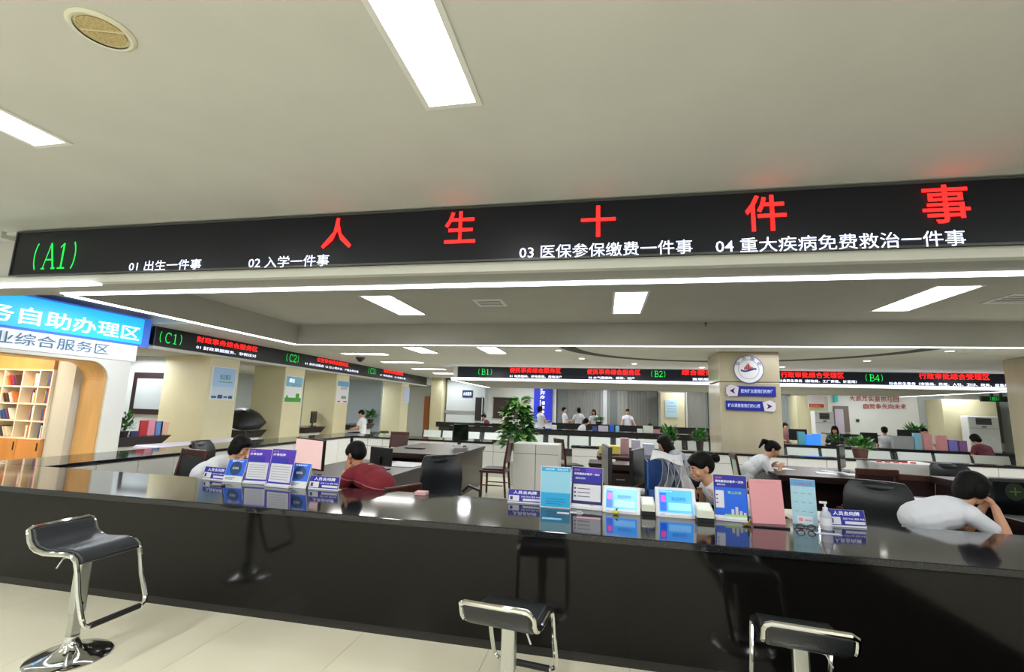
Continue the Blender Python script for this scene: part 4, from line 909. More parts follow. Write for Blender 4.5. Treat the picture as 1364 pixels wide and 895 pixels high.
def standee(label,bl,br,tl,kind=0,group='violet and white desk signs'):
    o,r,u,w_=frame_at(bl,br,.12); h_=height_to(bl,tl,.12); t=thing('desk_sign',label,'desk sign',(0,0,0),0,group); n=r.cross(u); back=Vector((-n.x,-n.y,0)).normalized()
    MB().box((0,0,0),(w_,.075,.022),Matrix.Translation(o)@Matrix(((r.x,back.x,0),(r.y,back.y,0),(r.z,back.z,1))).to_4x4()).build('base',acr,t,bevel=.003)
    MB().quadf(o+u*.02+back*.02,r*w_,u*(h_-.02),-n,.006).build('panel',acr,t)
    F=Face(t,o+u*.022+back*.02+n*.0005,r,u,w_,h_-.022)
    if kind==0:
        F.rects('print',[(.01,.02,.99,.99)],violet); F.rects('print',[(.02,.02,.75,.75)],mat('indigo_print',(46,44,180),.4)); F.rects('print',[(.06,.07,.94,.58)],paleg)
        F.rects('print',[(.12,y_,.85,y_+.012) for y_ in (.14,.21,.28,.35,.42,.49)],mat('grey_print',(130,140,140),.5)); F.txt('政务',.08,.9,.3,.95,mat('pale_red',(230,150,150),.5)); F.txt('办事指南',.08,.8,.6,.87,wtext,.01)
    elif kind==1:
        F.rects('print',[(.01,.05,.99,.99)],mat('navy_frame',(28,30,96),.4)); F.rects('print',[(.03,.6,.97,.98)],blueD); F.rects('print',[(.45,.86,.97,.98)],violet); F.rects('print',[(.06,.13,.94,.55)],paleg)
        F.txt('政务',.08,.89,.26,.94,mat('orange_print',(230,120,90),.5)); F.txt('政务服务好差评一次办',.08,.79,.9,.85,wtext,.01); F.txt('请您评价',.12,.68,.45,.73,wtext)
        F.rects('print',[(.09,y_,.15,y_+.04) for y_ in (.22,.32,.42)]+[(.2,y_+.01,.6,y_+.03) for y_ in (.22,.32,.42)],textb); F.txt('服务',.62,.02,.76,.04,textb)
    else:
        F.rects('print',[(.01,.05,.99,.99)],mat('navy_frame',(28,30,96),.4)); F.rects('print',[(.03,.05,.97,.97)],brightb); F.rects('print',[(.03,.7,.97,.97)],blueD); F.rects('print',[(.05,.22,.3,.62)],paleg); F.txt('政务',.06,.89,.26,.95,mat('orange_print',(230,120,90),.5)); F.txt('政务服务好差评一次办',.06,.81,.9,.87,wtext,.01); F.txt('请您评价',.1,.74,.36,.78,wtext)
        F.txt('掌上办事',.42,.55,.82,.62,mat('lime_print',(170,230,120),.5),.01); F.rects('print',[(.5,.05,.58,.2),(.62,.05,.7,.26),(.74,.05,.82,.17),(.86,.05,.93,.14)],mat('pale_building',(214,206,206),.5)); F.rects('print',[(.3,.04,.98,.08)],mat('lime_print',(170,230,120),.5)); F.rects('print',[(.07,y_,.12,y_+.03) for y_ in (.32,.41,.5)],textb)
    return t
standee('violet and white desk sign with printed lines, left of two',(322,644),(353,646),(331,597)); standee('violet and white desk sign with printed lines, right of two',(352,648),(384,651),(359,597))
standee('dark blue framed desk sign between the cyan sheet and the left tablet',(760,677),(802,681),(761,621),1,'blue desk signs'); standee('blue desk sign with a small skyline, left of the pink folder',(953,693),(999,697),(946,631),2,'blue desk signs')
def sheet(label,name,bl,br,tl,build,tilt=.12,m=None,d=.006,group=None):
    o,r,u,w_=frame_at(bl,br,tilt); h_=height_to(bl,tl,tilt); t=thing(name,label,'sign' if name!='folder' else 'folder',(0,0,0),0,group); n=r.cross(u); back=Vector((-n.x,-n.y,0)).normalized()
    MB().quadf(o,r*w_,u*h_,-n,d).build('panel',m or acr,t); MB().quadf(o+r*w_*.3+back*.12,r*w_*.4,(u-back*.45)*h_*.7,n,.004).build('rear_leg',acr,t); build(Face(t,o+n*.0005,r,u,w_,h_)); return t
def b_cyan(F):
    F.rects('print',[(.02,.02,.98,.98)],palec); F.rects('print',[(.02,.02,.98,.36)],cyanp); F.rects('print',[(.02,.88,.98,.98)],cyanp); F.txt('扫码办事',.15,.905,.45,.955,wtext); F.txt('微信公众号',.55,.905,.9,.955,wtext); F.rects('print',[(.2,.2,.8,.215),(.2,.14,.85,.155),(.2,.09,.7,.105)],mat('cyan_dark',(10,110,170),.4))
sheet('bright cyan upright sheet between a nameplate and a dark blue desk sign','table_sign',(719,675),(760,678),(720,620),b_cyan)
def b_nine(F):
    F.rects('print',[(.01,.01,.99,.99)],mat('soft_cyan',(170,214,230),.4)); F.rects('print',[(.01,.84,.99,.99)],mat('sky_print',(90,164,220),.4)); F.rects('print',[(.2,.03,.8,.18)],paleg)
    F.txt('线上办事一码通',.15,.87,.85,.93,mat('coral_print',(226,90,90),.5)); F.rects('print',[(.12+.28*i,.68-.2*j,.28+.28*i,.69-.2*j) for i in range(3) for j in range(3)],mat('grey_print',(130,140,140),.5)); F.txt('便民办事',.5,.08,.76,.12,textb); F.rects('print',[(.26,.07,.42,.14)],mat('pale_red',(230,150,150),.5))
sheet('pale blue upright sheet right of the pink folder','table_sign',(1056,697),(1090,701),(1041,636),b_nine)
pk=mat('pink_card',(236,164,170),.5)
sheet('pink upright folder between two blue signs on the front counter','folder',(1003,697),(1047,699),(992,637),lambda F:F.rects('print',[(.2,.93,.8,.935)],mat('dark_pink_line',(206,130,140),.5)),m=pk,d=.02)  # one thin line of deeper pink near the top
slab('pen_tray','thin black and white tray under the pink folder','tray',(at(1003,701,Z=TZ).x,at(1003,701,Z=TZ).y-.02,TZ+.001),(at(1046,701,Z=TZ).x,at(1003,701,Z=TZ).y+.0,TZ+.012),blackp_m)
# tablets with card readers
def tablet(label,bl,br,tl,which):
    o,r,u,w_=frame_at(bl,br,.3); h_=height_to(bl,tl,.3); t=thing('tablet_terminal',label,'tablet',(0,0,0),0,'white evaluation tablets'); n=r.cross(u); back=Vector((-n.x,-n.y,0)).normalized()
    MB().quadf(o,r*w_,u*h_,-n,.03).build('casing',whitep_m,t,bevel=.008,seg=3); F=Face(t,o+n*.0005,r,u,w_,h_)
    F.rects('screen',[(.09,.16,.91,.9)],mat('tablet_screen',(60,150,245),.2,emit=.75)); F.rects('screen_panel',[(.11,.2,.27,.8)],mat('tablet_side',(30,90,225),.2,emit=.7)); F.rects('screen_panel',[(.14,.5,.25,.72)],mat('tablet_pink',(235,70,170),.2,emit=.7)); F.rects('screen_panel',[(.32,.24,.86,.48)],mat('tablet_pale',(120,190,250),.2,emit=.7))
    F.txt('欢迎评价',.4,.54,.76,.68,mat('tablet_ink',(30,70,160),.4,emit=.3)); F.txt('政务服务评价系统',.12,.83,.42,.87,wtext); F.rects('brand_strip',[(.1,.06,.22,.1)],mat('sky_print',(90,164,220),.4))
    MB().box((.1*w_,.0,0),(.9*w_,.14,.02),Matrix.Translation(o)@Matrix(((r.x,back.x,0),(r.y,back.y,0),(r.z,back.z,1))).to_4x4()).build('base',whitep_m,t)
    return t
tablet('white tablet with a blue screen, left of two on the counter',(802,682),(853,687),(806,646),0); tablet('white tablet with a blue screen, right of two on the counter',(874,688),(929,692),(871,648),1)
def reader(label,x0,x1,y0):
    a=at(x0,y0,Z=TZ+.001); b=at(x1,y0+2,Z=TZ+.001); w_=(b-a).length; t=thing('card_reader',label,'card reader',a,0,'white card readers')
    MB().box((0,.0,0),(w_,.14,.03)).build('base',blackp_m,t); MB().prism([(.0,.03),(.15,.03),(.15,.115),(.0,.075)],0,0,w_).build('body',mat('cream_plastic',(226,230,214),.4),t); MB().add([(.01,.012,.083),(w_-.01,.012,.083),(w_-.01,.13,.1135),(.01,.13,.1135)],[(0,1,2,3)]).build('scan_plate',mat('scan_white',(236,240,232),.3,emit=.2),t)
reader('small cream card reader with a dark base between the two tablets',855,873,686); reader('small cream card reader between the right tablet and the skyline sign',929,952,695)
# pump bottle, toy, keys, pen, sheets
p=at(1101,705,Z=TZ+.001); t=thing('pump_bottle','clear white pump bottle beside the pale blue sheet','bottle',p)
MB().lathe([(.001,0),(.034,0),(.037,.01),(.037,.09),(.03,.115),(.014,.13),(.001,.13)],n=20).build('bottle',mat('milky_bottle',(222,226,240),.2,trans=.3),t,smooth=True)
pu = MB().lathe([(.001,.128),(.016,.128),(.016,.15),(.006,.152),(.006,.18),(.001,.18)],n=14).build('pump',whitep_m,t); MB().box((-.035,-.006,.176),(.012,.006,.19)).build('nozzle',whitep_m,pu)
MB().lathe([(.0375,.03),(.0378,.03),(.0378,.08),(.0375,.08)],n=20).build('label_band',paleg,t)
p=at(820,685,Z=TZ+.001); t=thing('small_toy','small yellow toy with a black tip in front of the left tablet','toy',p); MB().ell((0,0,.015),(.024,.018,.015)).build('body',mat('yellow_plastic',(220,220,70),.4),t,smooth=True); MB().tube([(0,0,.025),(.014,0,.045)],.005,8).build('tip',blackp_m,t)
for (x,y,lab) in ((768,683,'small grey metal clip with papers in front of the dark blue desk sign'),(995,700,'little brass and black ornament left of the pink folder'),(1074,706,'folded black glasses lying before the pale blue sheet'),(288,647,'pen and clip lying in front of the left nameplate')):
    p=at(x,y,Z=TZ+.001); k=('glasses' if 'glasses' in lab else 'pen' if 'pen' in lab else 'ornament' if 'ornament' in lab else 'clip'); t=thing(k,lab,k,p)
    if k=='glasses':
        for s in (-1,1): MB().tube([(s*.035+.025*math.cos(a),.0,.02+.018*math.sin(a)) for a in [2*math.pi*i/12 for i in range(13)]],.003,6).build('rim',blackp_m,t)
        MB().tube([(-.06,0,.025),(-.05,.08,.006),(.05,.09,.006)],.003,6).build('temple',blackp_m,t); MB().tube([(.06,0,.025),(.05,.08,.006),(-.03,.1,.006)],.003,6).build('temple',blackp_m,t)
    elif k=='pen': MB().tube([(-.06,0,.006),(.05,.01,.006)],.005,8).build('barrel',mat('grey_plastic',(120,124,120),.4),t); MB().tube([(.05,.01,.006),(.08,.012,.006)],.009,8).build('cap',blackp_m,t)
    elif k=='ornament': MB().ell((0,0,.01),(.03,.02,.01)).ell((.02,0,.03),(.01,.008,.02)).build('body',mat('brass',(150,130,60),.3,metal=.7),t,smooth=True); MB().tube([(.01,0,.03),(.01,0,.07)],.006,6).build('post',blackp_m,t)
    else: MB().box((-.05,-.02,0),(.05,.02,.003)).build('paper',paper_m,t); MB().box((.0,-.01,.003),(.04,.012,.016)).build('clip',steel_m,t,bevel=.003)
for (x0,x1,y,m_,lab) in ((722,748,690,mat('sky_sheet',(150,206,244),.4),'pale blue slip lying in front of the cyan sheet'),(742,758,683,paper_m,'small white card in front of the cyan sheet'),(768,800,689,mat('pale_pink',(226,178,176),.5),'pink slip lying before the dark blue desk sign'),(1086,1118,710,mat('pale_blue_sheet',(196,206,236),.5),'pale blue slip beside the pump bottle')):
    a=at(x0,y,Z=TZ+.001); b=at(x1,y+1,Z=TZ+.001); slab('paper_slip',lab,'paper',(a.x,a.y-.02,TZ+.001),(b.x,a.y+.03,TZ+.0025),m_,bev=0)
# ================================================================ WAITING BENCHES
perf=mat('pale_steel_seat',(206,214,210),.35,metal=.3); brk=mat('dark_bracket',(40,48,46),.4)
def bench(label,x0,y,n,pitch,ztop,group,rz=0):
    t=thing('waiting_bench',label,'bench',(x0,y,0),rz,group)
    for k in range(n):
        a=k*pitch; 
        MB().prism([(-.02,.46),(-.10,ztop),(-.085,ztop),(0,.455)],0,a+.035,a+pitch-.035).build('seat_back',perf,t)
        MB().prism([(-.02,.44),(-.02,.455),(-.44,.475),(-.46,.44),(-.44,.43)],0,a+.035,a+pitch-.035).build('seat',perf,t)
    for k in range(n+1):
        a=k*pitch; MB().prism([(-.03,.42),(-.115,ztop-.04),(-.09,ztop-.02),(.01,.44)],0,a-.018,a+.018).build('bracket',brk,t); MB().tube([(a,-.05,.45),(a,-.06,.62),(a,-.4,.62),(a,-.42,.45)],.012,6).build('armrest',brk,t)
    MB().box((0,-.2,.36),(n*pitch,-.12,.42)).build('beam',brk,t)
    for a in (pitch*.5,(n-.5)*pitch):
        MB().box((a-.02,-.18,.03),(a+.02,-.14,.36)).box((a-.02,-.42,0),(a+.02,.1,.03)).build('leg',brk,t)
    return t
# seats are seen from behind (backs towards us): local -Y is the sitting side, so turn by pi
def bench_b(label,x0,x1px,y,n,pitch,ztop,group): return bench(label,x0+n*pitch,y,n,pitch,ztop,group,math.pi)
GB='pale perforated waiting benches'
x=at(562,580,Y=13.9).x
for k,lab in enumerate(('leftmost waiting bench, left of the plant','waiting bench hidden partly behind the tall plant','waiting bench right of the tall plant','waiting bench beyond the cyan sheet and the folders','waiting bench just left of the stone pillar')): bench_b(lab,x+k*1.95,0,13.9,3,.62,.8,GB)
x=at(1085,598,Y=12.3).x
for k,lab in enumerate(('waiting bench just right of the stone pillar','waiting bench behind the right white cabinet','waiting bench at the right edge of the photo')): bench_b(lab,x-.6+k*2.3,0,12.3,3,.74,.84,GB)
# ================================================================ FAR COUNTERS
def far_counter(label,xa,xb,y,z,h=.17,d=.8):
    t=thing('service_counter',label,'counter',((xa+xb)/2,y,0),0,'black rear counters'); a=(xb-xa)/2
    box('countertop',(-a,0,z-.04),(a,d,z),ctop_m,t); box('fascia',(-a,.01,z-h),(a,.06,z-.04),mat('black_fascia',(20,19,20),.3),t); box('front_panel',(-a+.1,.1,0),(a-.1,.14,z-h),mat('dark_front',(60,58,58),.4),t); return t
YC1=16.3; far_counter('long black rear counter left of the stone pillar, with people behind it',at(598,570,Y=YC1).x,at(955,575,Y=YC1).x,YC1,.87)
YC2=14.4; far_counter('long black rear counter right of the stone pillar, covered with folders',at(1040,590,Y=YC2).x,at(1362,600,Y=YC2).x+1.5,YC2,.80)
far_counter('second dark counter farther back, behind the left rear staff',at(735,565,Y=20).x,at(945,565,Y=20).x,20.0,1.0,.3)
far_counter('dark counter in front of the grey corner wall at far left',at(578,565,Y=18).x,at(690,565,Y=18).x,18.2,.92,.2)
far_counter('dark counter in front of the white wall with red letters',at(1110,572,Y=19).x,at(1240,578,Y=19).x,19.2,1.0,.4)
# things on the rear counters
def on(x0,x1,yb,yt,Y,z,m,name,label,cat,group=None,d=.1):
    a=at(x0,yb,Y=Y); b=at(x1,yb,Y=Y); zt_=at((x0+x1)/2,yt,Y=Y).z; return slab(name,label,cat,(a.x,Y,z+.001),(b.x,Y+d,max(zt_,z+.02)),m,group,bev=0)
zc1,zc2=.87,.80
for (x0,x1,yt,m_,n_,lab,c_) in ((735,741,566,paper_m,'cup','white cup-shaped box at the left of the rear counter','box'),(789,795,568,mat('slate_blue',(70,90,160),.4),'desk_sign','small slate sign left of the lilac papers on the rear counter','sign'),(797,810,567,mat('lilac_box',(206,200,222),.5),'paper_stack','lilac paper stack in the middle of the rear counter','papers'),(812,818,566,brightb,'desk_sign','bright blue sign beside the pale cyan one on the rear counter','sign'),(820,825,567,palec,'desk_sign','pale cyan sign on the rear counter','sign'),(849,856,571,paper_m,'paper_stack','white papers near the right of the rear counter','papers'),(857,870,567,mat('white_card',(226,230,222),.5),'desk_sign','white card with print near the rear counter plants','sign'),(870,879,572,mat('rose_card',(214,140,150),.5),'desk_sign','rose card beside the white card on the rear counter','sign')): on(x0,x1,575,yt,YC1+.05,zc1,m_,n_,lab,c_)
for (x0,x1,yt,m_,n_,lab,c_) in ((1064,1073,575,mat('teal_card',(90,170,190),.4),'desk_sign','teal sign at the left of the right rear counter','sign'),(1085,1094,578,bluescr,'tablet','small blue screen on the right rear counter, right one of two','tablet'),(1075,1084,579,bluescr,'tablet','small blue screen on the right rear counter, left one of two','tablet'),(1190,1217,581,mat('grey_printer',(168,172,178),.4),'printer','wide grey printer on the right rear counter','printer'),(1219,1228,577,palec,'desk_sign','pale blue sign right of the grey printer','sign'),(1231,1242,578,pk,'folder','pink folder on the right rear counter, left of two','folder'),(1250,1262,580,pk,'folder','pink folder on the right rear counter, right of two','folder'),(1264,1275,586,mat('violet_card',(140,130,220),.4),'desk_sign','violet card right of the pink folders','sign'),(1278,1288,587,mat('plum_card',(150,100,160),.4),'desk_sign','plum card at the right of the rear counter','sign')): on(x0,x1,590,yt,YC2+.05,zc2,m_,n_,lab,c_)
for (x,yb,Y,w_,h_,z,lab) in ((1078,573,YC2+.5,.5,.33,zc2,'dark monitor back above the blue screens'),(1168,577,YC2+.9,.45,.3,zc2,'dark monitor back right of the white-shirted person at the right'),(1213,573,YC2+1.2,.55,.42,zc2,'grey monitor back above the printer')):
    p=at(x,yb,Y=Y); desk(f'rear work desk under the {lab.split(" right")[0].split(" above")[0]} of {["the blue screens","the white shirt","the printer"][0 if x<1100 else 1 if x<1200 else 2]}',p.x-.35,p.x+.35,YC2+1.0,YC2+1.7,.74,group='rear work desks'); monitor(lab,p.x,YC2+1.35,.745,math.pi,w_,h_,stand=.12)
# booth items: umbrella, leaflets, monitor, framed items
cb=bd[1].location; u=thing('umbrella','open black umbrella resting on the booth desk between the first two pillars','umbrella')
p=at(327,556,X=XD-.25); R0=.52; Mu=Matrix.Translation((p.x,p.y-.05,p.z-.06))@Matrix.Rotation(math.radians(24),4,'Y')@Matrix.Rotation(math.radians(16),4,'X')
umb=mat('umbrella_black',(16,17,20),.45); m_=MB(); vs=[];fs=[]; n=8
rings=[(0,.27),(.25,.25),(.5,.2),(.75,.115),(1,0)]
for k in range(n*4):
    a=2*math.pi*k/(n*4); sc_=1-.06*abs(math.sin(a*n/2))
    for r,z in rings: vs.append(Mu@Vector((R0*r*math.cos(a)*(sc_ if r==1 else 1),R0*r*math.sin(a)*(sc_ if r==1 else 1),z)))
for k in range(n*4):
    for j in range(4): a=k*5+j; b=((k+1)%(n*4))*5+j; fs.append((a,b,b+1,a+1))
o=m_.add(vs,fs).build('canopy',umb,u,smooth=True); o.modifiers.new('s','SOLIDIFY').thickness=.004
for k in range(n):
    a=2*math.pi*k/n; MB().tube([Mu@Vector((0,0,.26)),Mu@Vector((R0*.5*math.cos(a),R0*.5*math.sin(a),.19)),Mu@Vector((R0*math.cos(a),R0*math.sin(a),-.005))],.004,4).build('rib',steel_m,u)
MB().tube([Mu@Vector((0,0,.3)),Mu@Vector((0,0,-.12))],.006,6).build('shaft',steel_m,u); MB().tube([Mu@Vector((0,0,-.1)),Mu@Vector((0,0,-.18))],.014,8).build('handle',blackp_m,u)
for k,(x,yt,c_,lab) in enumerate(((178,574,(60,66,110),'dark blue and white leaflet holder on the first booth desk'),(189,560,(200,50,60),'red leaflet on the first booth desk'),(200,559,(240,160,180),'pink leaflet on the first booth desk'),(209,561,(110,150,220),'blue leaflet on the first booth desk'),(217,562,(240,190,170),'peach leaflet on the first booth desk'))):
    a=at(x-5,575,X=XD-.2); b=at(x+5,575,X=XD-.2); zt_=at(x,yt,X=XD-.2).z; slab('leaflet',lab,'leaflet',(XD-.2,a.y,.802),(XD-.17,b.y,zt_),mat(f'leaf_{k}',c_,.5),bev=0)
p=at(423,556,X=XD-.3); monitor('black monitor on the booth desk between the second and third pillars',XD-.35,p.y-.1,.801,math.pi/2+.3,.55,.36,stand=.1)
# ================================================================ PLANTS
lm=[mat(f'leaf_{i}_green',c,.35,spec=.4) for i,c in enumerate(((30,84,30),(52,112,40),(84,140,60),(150,180,110)))]
def leafmesh(name,L,Wd_,m):
    vs=[];fs=[]; n=6
    for i in range(n+1):
        s=i/n; w=Wd_*math.sin(math.pi*min(1,s*.93+.04))**.8; z=-.25*L*s*s; vs+=[(-w/2,L*s,z+.12*w),(0,L*s,z),(w/2,L*s,z+.12*w)]
    for i in range(n): a=3*i; fs+=[(a,a+1,a+4,a+3),(a+1,a+2,a+5,a+4)]
    me=bpy.data.meshes.new(name); me.from_pydata(vs,[],fs); me.materials.append(m); me.polygons.foreach_set('use_smooth',[True]*len(me.polygons)); return me
def big_plant():
    yc=9.75; x=at(690,560,Y=yc).x; t=thing('potted_plant','tall bushy leafy potted plant standing behind the lone white cabinet','plant',(x,yc,0))
    MB().lathe([(.001,0),(.16,0),(.21,.42),(.225,.45),(.2,.45),(.19,.42),(.001,.4)],n=24).build('pot',mat('white_pot',(220,220,214),.3),t,smooth=True)
    ms=[leafmesh('leaf',.27,.14,m) for m in lm]
    rnd=random.Random(4); ztop=at(690,524,Y=yc).z
    for s in range(7):
        a=s*2.4; r=.05+.03*s; zt_=.9+(ztop-1.05)*((s+1)/7)
        MB().tube([(0,0,.4),(r*math.cos(a)*.6,r*math.sin(a)*.6,.4+(zt_-.4)*.5),(r*math.cos(a),r*math.sin(a),zt_)],[.014,.01,.006],5).build('stem',mat('stem_brown',(86,84,50),.6),t)
    for k in range(285):
        v=rnd.random(); z=.78+(ztop-.86)*v; rr=(.36*(1-v)**.55+.06)*(.35+.65*rnd.random()**.5); a=rnd.random()*6.283
        o=bpy.data.objects.new('leaf',ms[min(3,int(rnd.random()**1.3*4))]); C.objects.link(o); o.parent=t; sc_=rnd.uniform(.55,1.05)
        o.location=(rr*.65*math.cos(a),rr*.65*math.sin(a),z); o.rotation_euler=(rnd.uniform(-.5,.7),rnd.uniform(-.4,.4),a-math.pi/2); o.scale=(sc_,sc_,sc_)
big_plant()
def bush(label,x,y,z,r,h,pot=True,n=120,L=.1,potc=(60,52,52),ph=.2):
    t=thing('potted_plant',label,'plant',(x,y,z),0,'small potted plants'); rnd=random.Random(int(abs(x*100)))
    MB().lathe([(.001,0),(r*.45,0),(r*.6,ph),(r*.5,ph),(.001,ph-.02)],n=16).build('pot',mat('pot_%d%d%d'%potc,potc,.4),t,smooth=True)
    for g,m in enumerate(lm[:3]):
        b=MB()
        for k in range(n//3):
            v=rnd.random(); a=rnd.random()*6.283; e=rnd.uniform(-.3,1.4); rr=r*rnd.random()**.5
            c=Vector((rr*math.cos(a)*(1-.3*v),rr*math.sin(a)*(1-.3*v),ph+h*v)); d=Vector((math.cos(a)*math.cos(e),math.sin(a)*math.cos(e),math.sin(e)))*L*rnd.uniform(.7,1.2); s=Vector((-math.sin(a),math.cos(a),0))*L*.22
            b.add([c,c+d*.5+s,c+d,c+d*.5-s],[(0,1,2,3)])
        o=b.build('foliage',m,t); o['kind']='stuff'
    return t
p=at(898,590,Y=10.75); bush('bushy green plant on the back counter left of the pillar, left one of two',p.x-.1,10.75,TZ+.001,.17,.3,n=240,L=.13,ph=.17)
p=at(926,600,Y=10.75); bush('dark green plant in a dark pot beside the stone pillar, right one of two',p.x+.1,10.77,TZ+.001,.14,.2,n=160,L=.12,ph=.22)
p=at(1146,605,Y=10.75); bush('wide green plant in a brown pot on the back counter behind the dark chairs',p.x,10.75,TZ+.001,.24,.16,n=200,L=.14,potc=(96,56,50),ph=.2)
p=at(163,580,X=XD-.25); bush('feathery green plant on the first booth desk beside the arch pier',XD-.25,p.y,.801,.16,.3,n=200,L=.1,ph=.1)
p=at(499,562,X=XD-.25); bush('small dark potted palm on the farthest booth desk',XD-.3,p.y-.25,.801,.2,.25,n=120,L=.2,ph=.16)
p=at(1090,590,Y=YC2+.4); bush('low green plant among the blue screens on the right rear counter',at(1112,580,Y=YC2+.4).x,YC2+.4,zc2+.001,.2,.16,n=100,L=.12,ph=.1)
p=at(1260,580,Y=19.4); bush('green plant before the beige pillar at the far right',p.x,21.0,.001,.3,.5,n=120,L=.3,ph=.75)
p=at(798,562,Y=21.6); bush('small green plant behind the rear window desk',p.x,20.4,1.001,.25,.15,n=80,L=.16,ph=.1)
# booth stools with grey seats near the farthest booth
for k,(x,lab) in enumerate(((498,'grey-seated small stool nearest the farthest booth desk'),(510,'grey-seated small stool right of the other by the farthest booth'))):
    p=at(x,578,X=XC+.35); t=thing('round_stool',lab,'stool',(XC+.4,p.y,0),0,'small stools by the far booth'); MB().lathe([(.001,.48),(.17,.48),(.18,.52),(.16,.56),(.001,.56)],n=18).build('seat',mat('grey_green_vinyl',(70,80,78),.5),t); MB().tube([(0,0,.03),(0,0,.48)],.025,8).build('column',chrome_m,t); MB().lathe([(.001,0),(.2,0),(.19,.02),(.03,.04),(.001,.04)],n=18).build('base',chrome_m,t)
# ================================================================ PEOPLE
skin_m = mat('skin', (214,160,128), .5, var=.05, scale=12); skin2_m = mat('skin_tan', (188,132,98), .5, var=.05, scale=12); hair_m = mat('black_hair', (13,11,11), .6, spec=.2, bump=.3, scale=60, stretch=(6,6,.6))
eye_m = mat('eye_dark', (24,18,16), .2); lip_m = mat('lip', (176,92,84), .5); brow_m = mat('brow', (40,30,26), .7)
shirtw = mat('white_shirt', (232,234,240), .75, bump=.15, scale=18); trous_m = mat('black_trousers', (26,26,30), .7); shoe_m = mat('black_shoes', (16,16,16), .35)
def remesh(mb, name, m, parent, vox, it=4, fac=.5, trim=None):
    me = bpy.data.meshes.new('tmp'); me.from_pydata(mb.v,[],mb.f); me.update()
    bm = bmesh.new(); bm.from_mesh(me); bmesh.ops.recalc_face_normals(bm, faces=bm.faces); bm.to_mesh(me); bm.free()
    o = bpy.data.objects.new(name, me); C.objects.link(o)
    r = o.modifiers.new('r','REMESH'); r.mode='VOXEL'; r.voxel_size=vox; r.use_smooth_shade=True
    s = o.modifiers.new('s','SMOOTH'); s.factor=fac; s.iterations=it
    dg = bpy.context.evaluated_depsgraph_get(); me2 = bpy.data.meshes.new_from_object(o.evaluated_get(dg))
    o.modifiers.clear(); o.data = me2; bpy.data.meshes.remove(me)
    me2.materials.clear(); me2.materials.append(m); me2.polygons.foreach_set('use_smooth',[True]*len(me2.polygons))
    o.parent = parent; return o
V = Vector
def rotx(a): return Matrix.Rotation(a,3,'X')
def rotz(a): return Matrix.Rotation(a,3,'Z')
def fk(pose, lean):
    """spine: pelvis, chest, neck base, head centre and head axes in the body frame (facing +Y)"""
    st = pose.get('standing',False); P = V((0,0,.88 if st else pose.get('pz',.55))); sc = pose.get('bend',1.25)
    l1, l2 = lean*pose.get('low',.75), lean*sc
    mid = P+V((0,math.sin(l1),math.cos(l1)))*.22; neck = mid+V((0,math.sin(l2),math.cos(l2)))*.27
    side = pose.get('side',0)*.3; mid.x += side*.3; neck.x += side
    hp = pose.get('head_pitch',0)+lean*.5; hy = pose.get('head_yaw',0)
    nk = neck+V((0,math.sin(lean*.9+hp*.35),math.cos(lean*.9+hp*.35)))*.085
    Rh = rotz(hy)@rotx(-hp)
    hc = nk+Rh@V((0,.015,.10))
    return P,mid,neck,nk,hc,Rh,l2
def ik(a, b, L1, L2, pole):
    a,b = V(a),V(b); d = b-a; L = min(d.length, (L1+L2)*.995); d.normalize(); b = a+d*L
    x = (L1*L1-L2*L2+L*L)/(2*L); h = math.sqrt(max(0,L1*L1-x*x)); p = V(pole); p = (p-d*p.dot(d)); p.normalize()
    return a+d*x+p*h, b
def hand(mb, wrist, dirv, palmn, r=1.0, curl=.5, spread=1):
    """palm and five separate bent fingers; dirv = forward, palmn = palm normal (curl side)"""
    f = V(dirv).normalized(); n = V(palmn); n = (n-f*n.dot(f)).normalized(); s = f.cross(n)
    M = Matrix((s,f,n)).transposed()
    c = V(wrist)+f*.045; mb.ell(c,(.037,.05,.015),M,nu=12,nv=8); mb.limb(V(wrist),c,.024,.022)
    for k,(off,L,b0) in enumerate(((-.027,.060,.072),(-.009,.072,.08),(.009,.068,.079),(.026,.052,.072))):
        p0 = V(wrist)+f*(b0*.92)+s*off; a = curl*.7; ds = s*off*2*spread
        d1 = (f*math.cos(a)+n*math.sin(a)+ds*.6).normalized(); p1 = p0+d1*L*.5; d2 = (f*math.cos(a*2.1)+n*math.sin(a*2.1)+ds*.3).normalized(); p2 = p1+d2*L*.3; d3 = (f*math.cos(a*2.9)+n*math.sin(a*2.9)).normalized(); p3 = p2+d3*L*.25
        mb.limb(p0-f*.02,p1,.0095,.0088); mb.limb(p1,p2,.0086,.008); mb.limb(p2,p3,.008,.0068)
    q0 = V(wrist)+f*.025-s*.028*r; q1 = q0+(f*.6-s*.7*r+n*.35).normalized()*.034; q2 = q1+(f*.85-s*.3*r+n*.45).normalized()*.03
    mb.limb(q0,q1,.013,.0105); mb.limb(q1,q2,.010,.008)
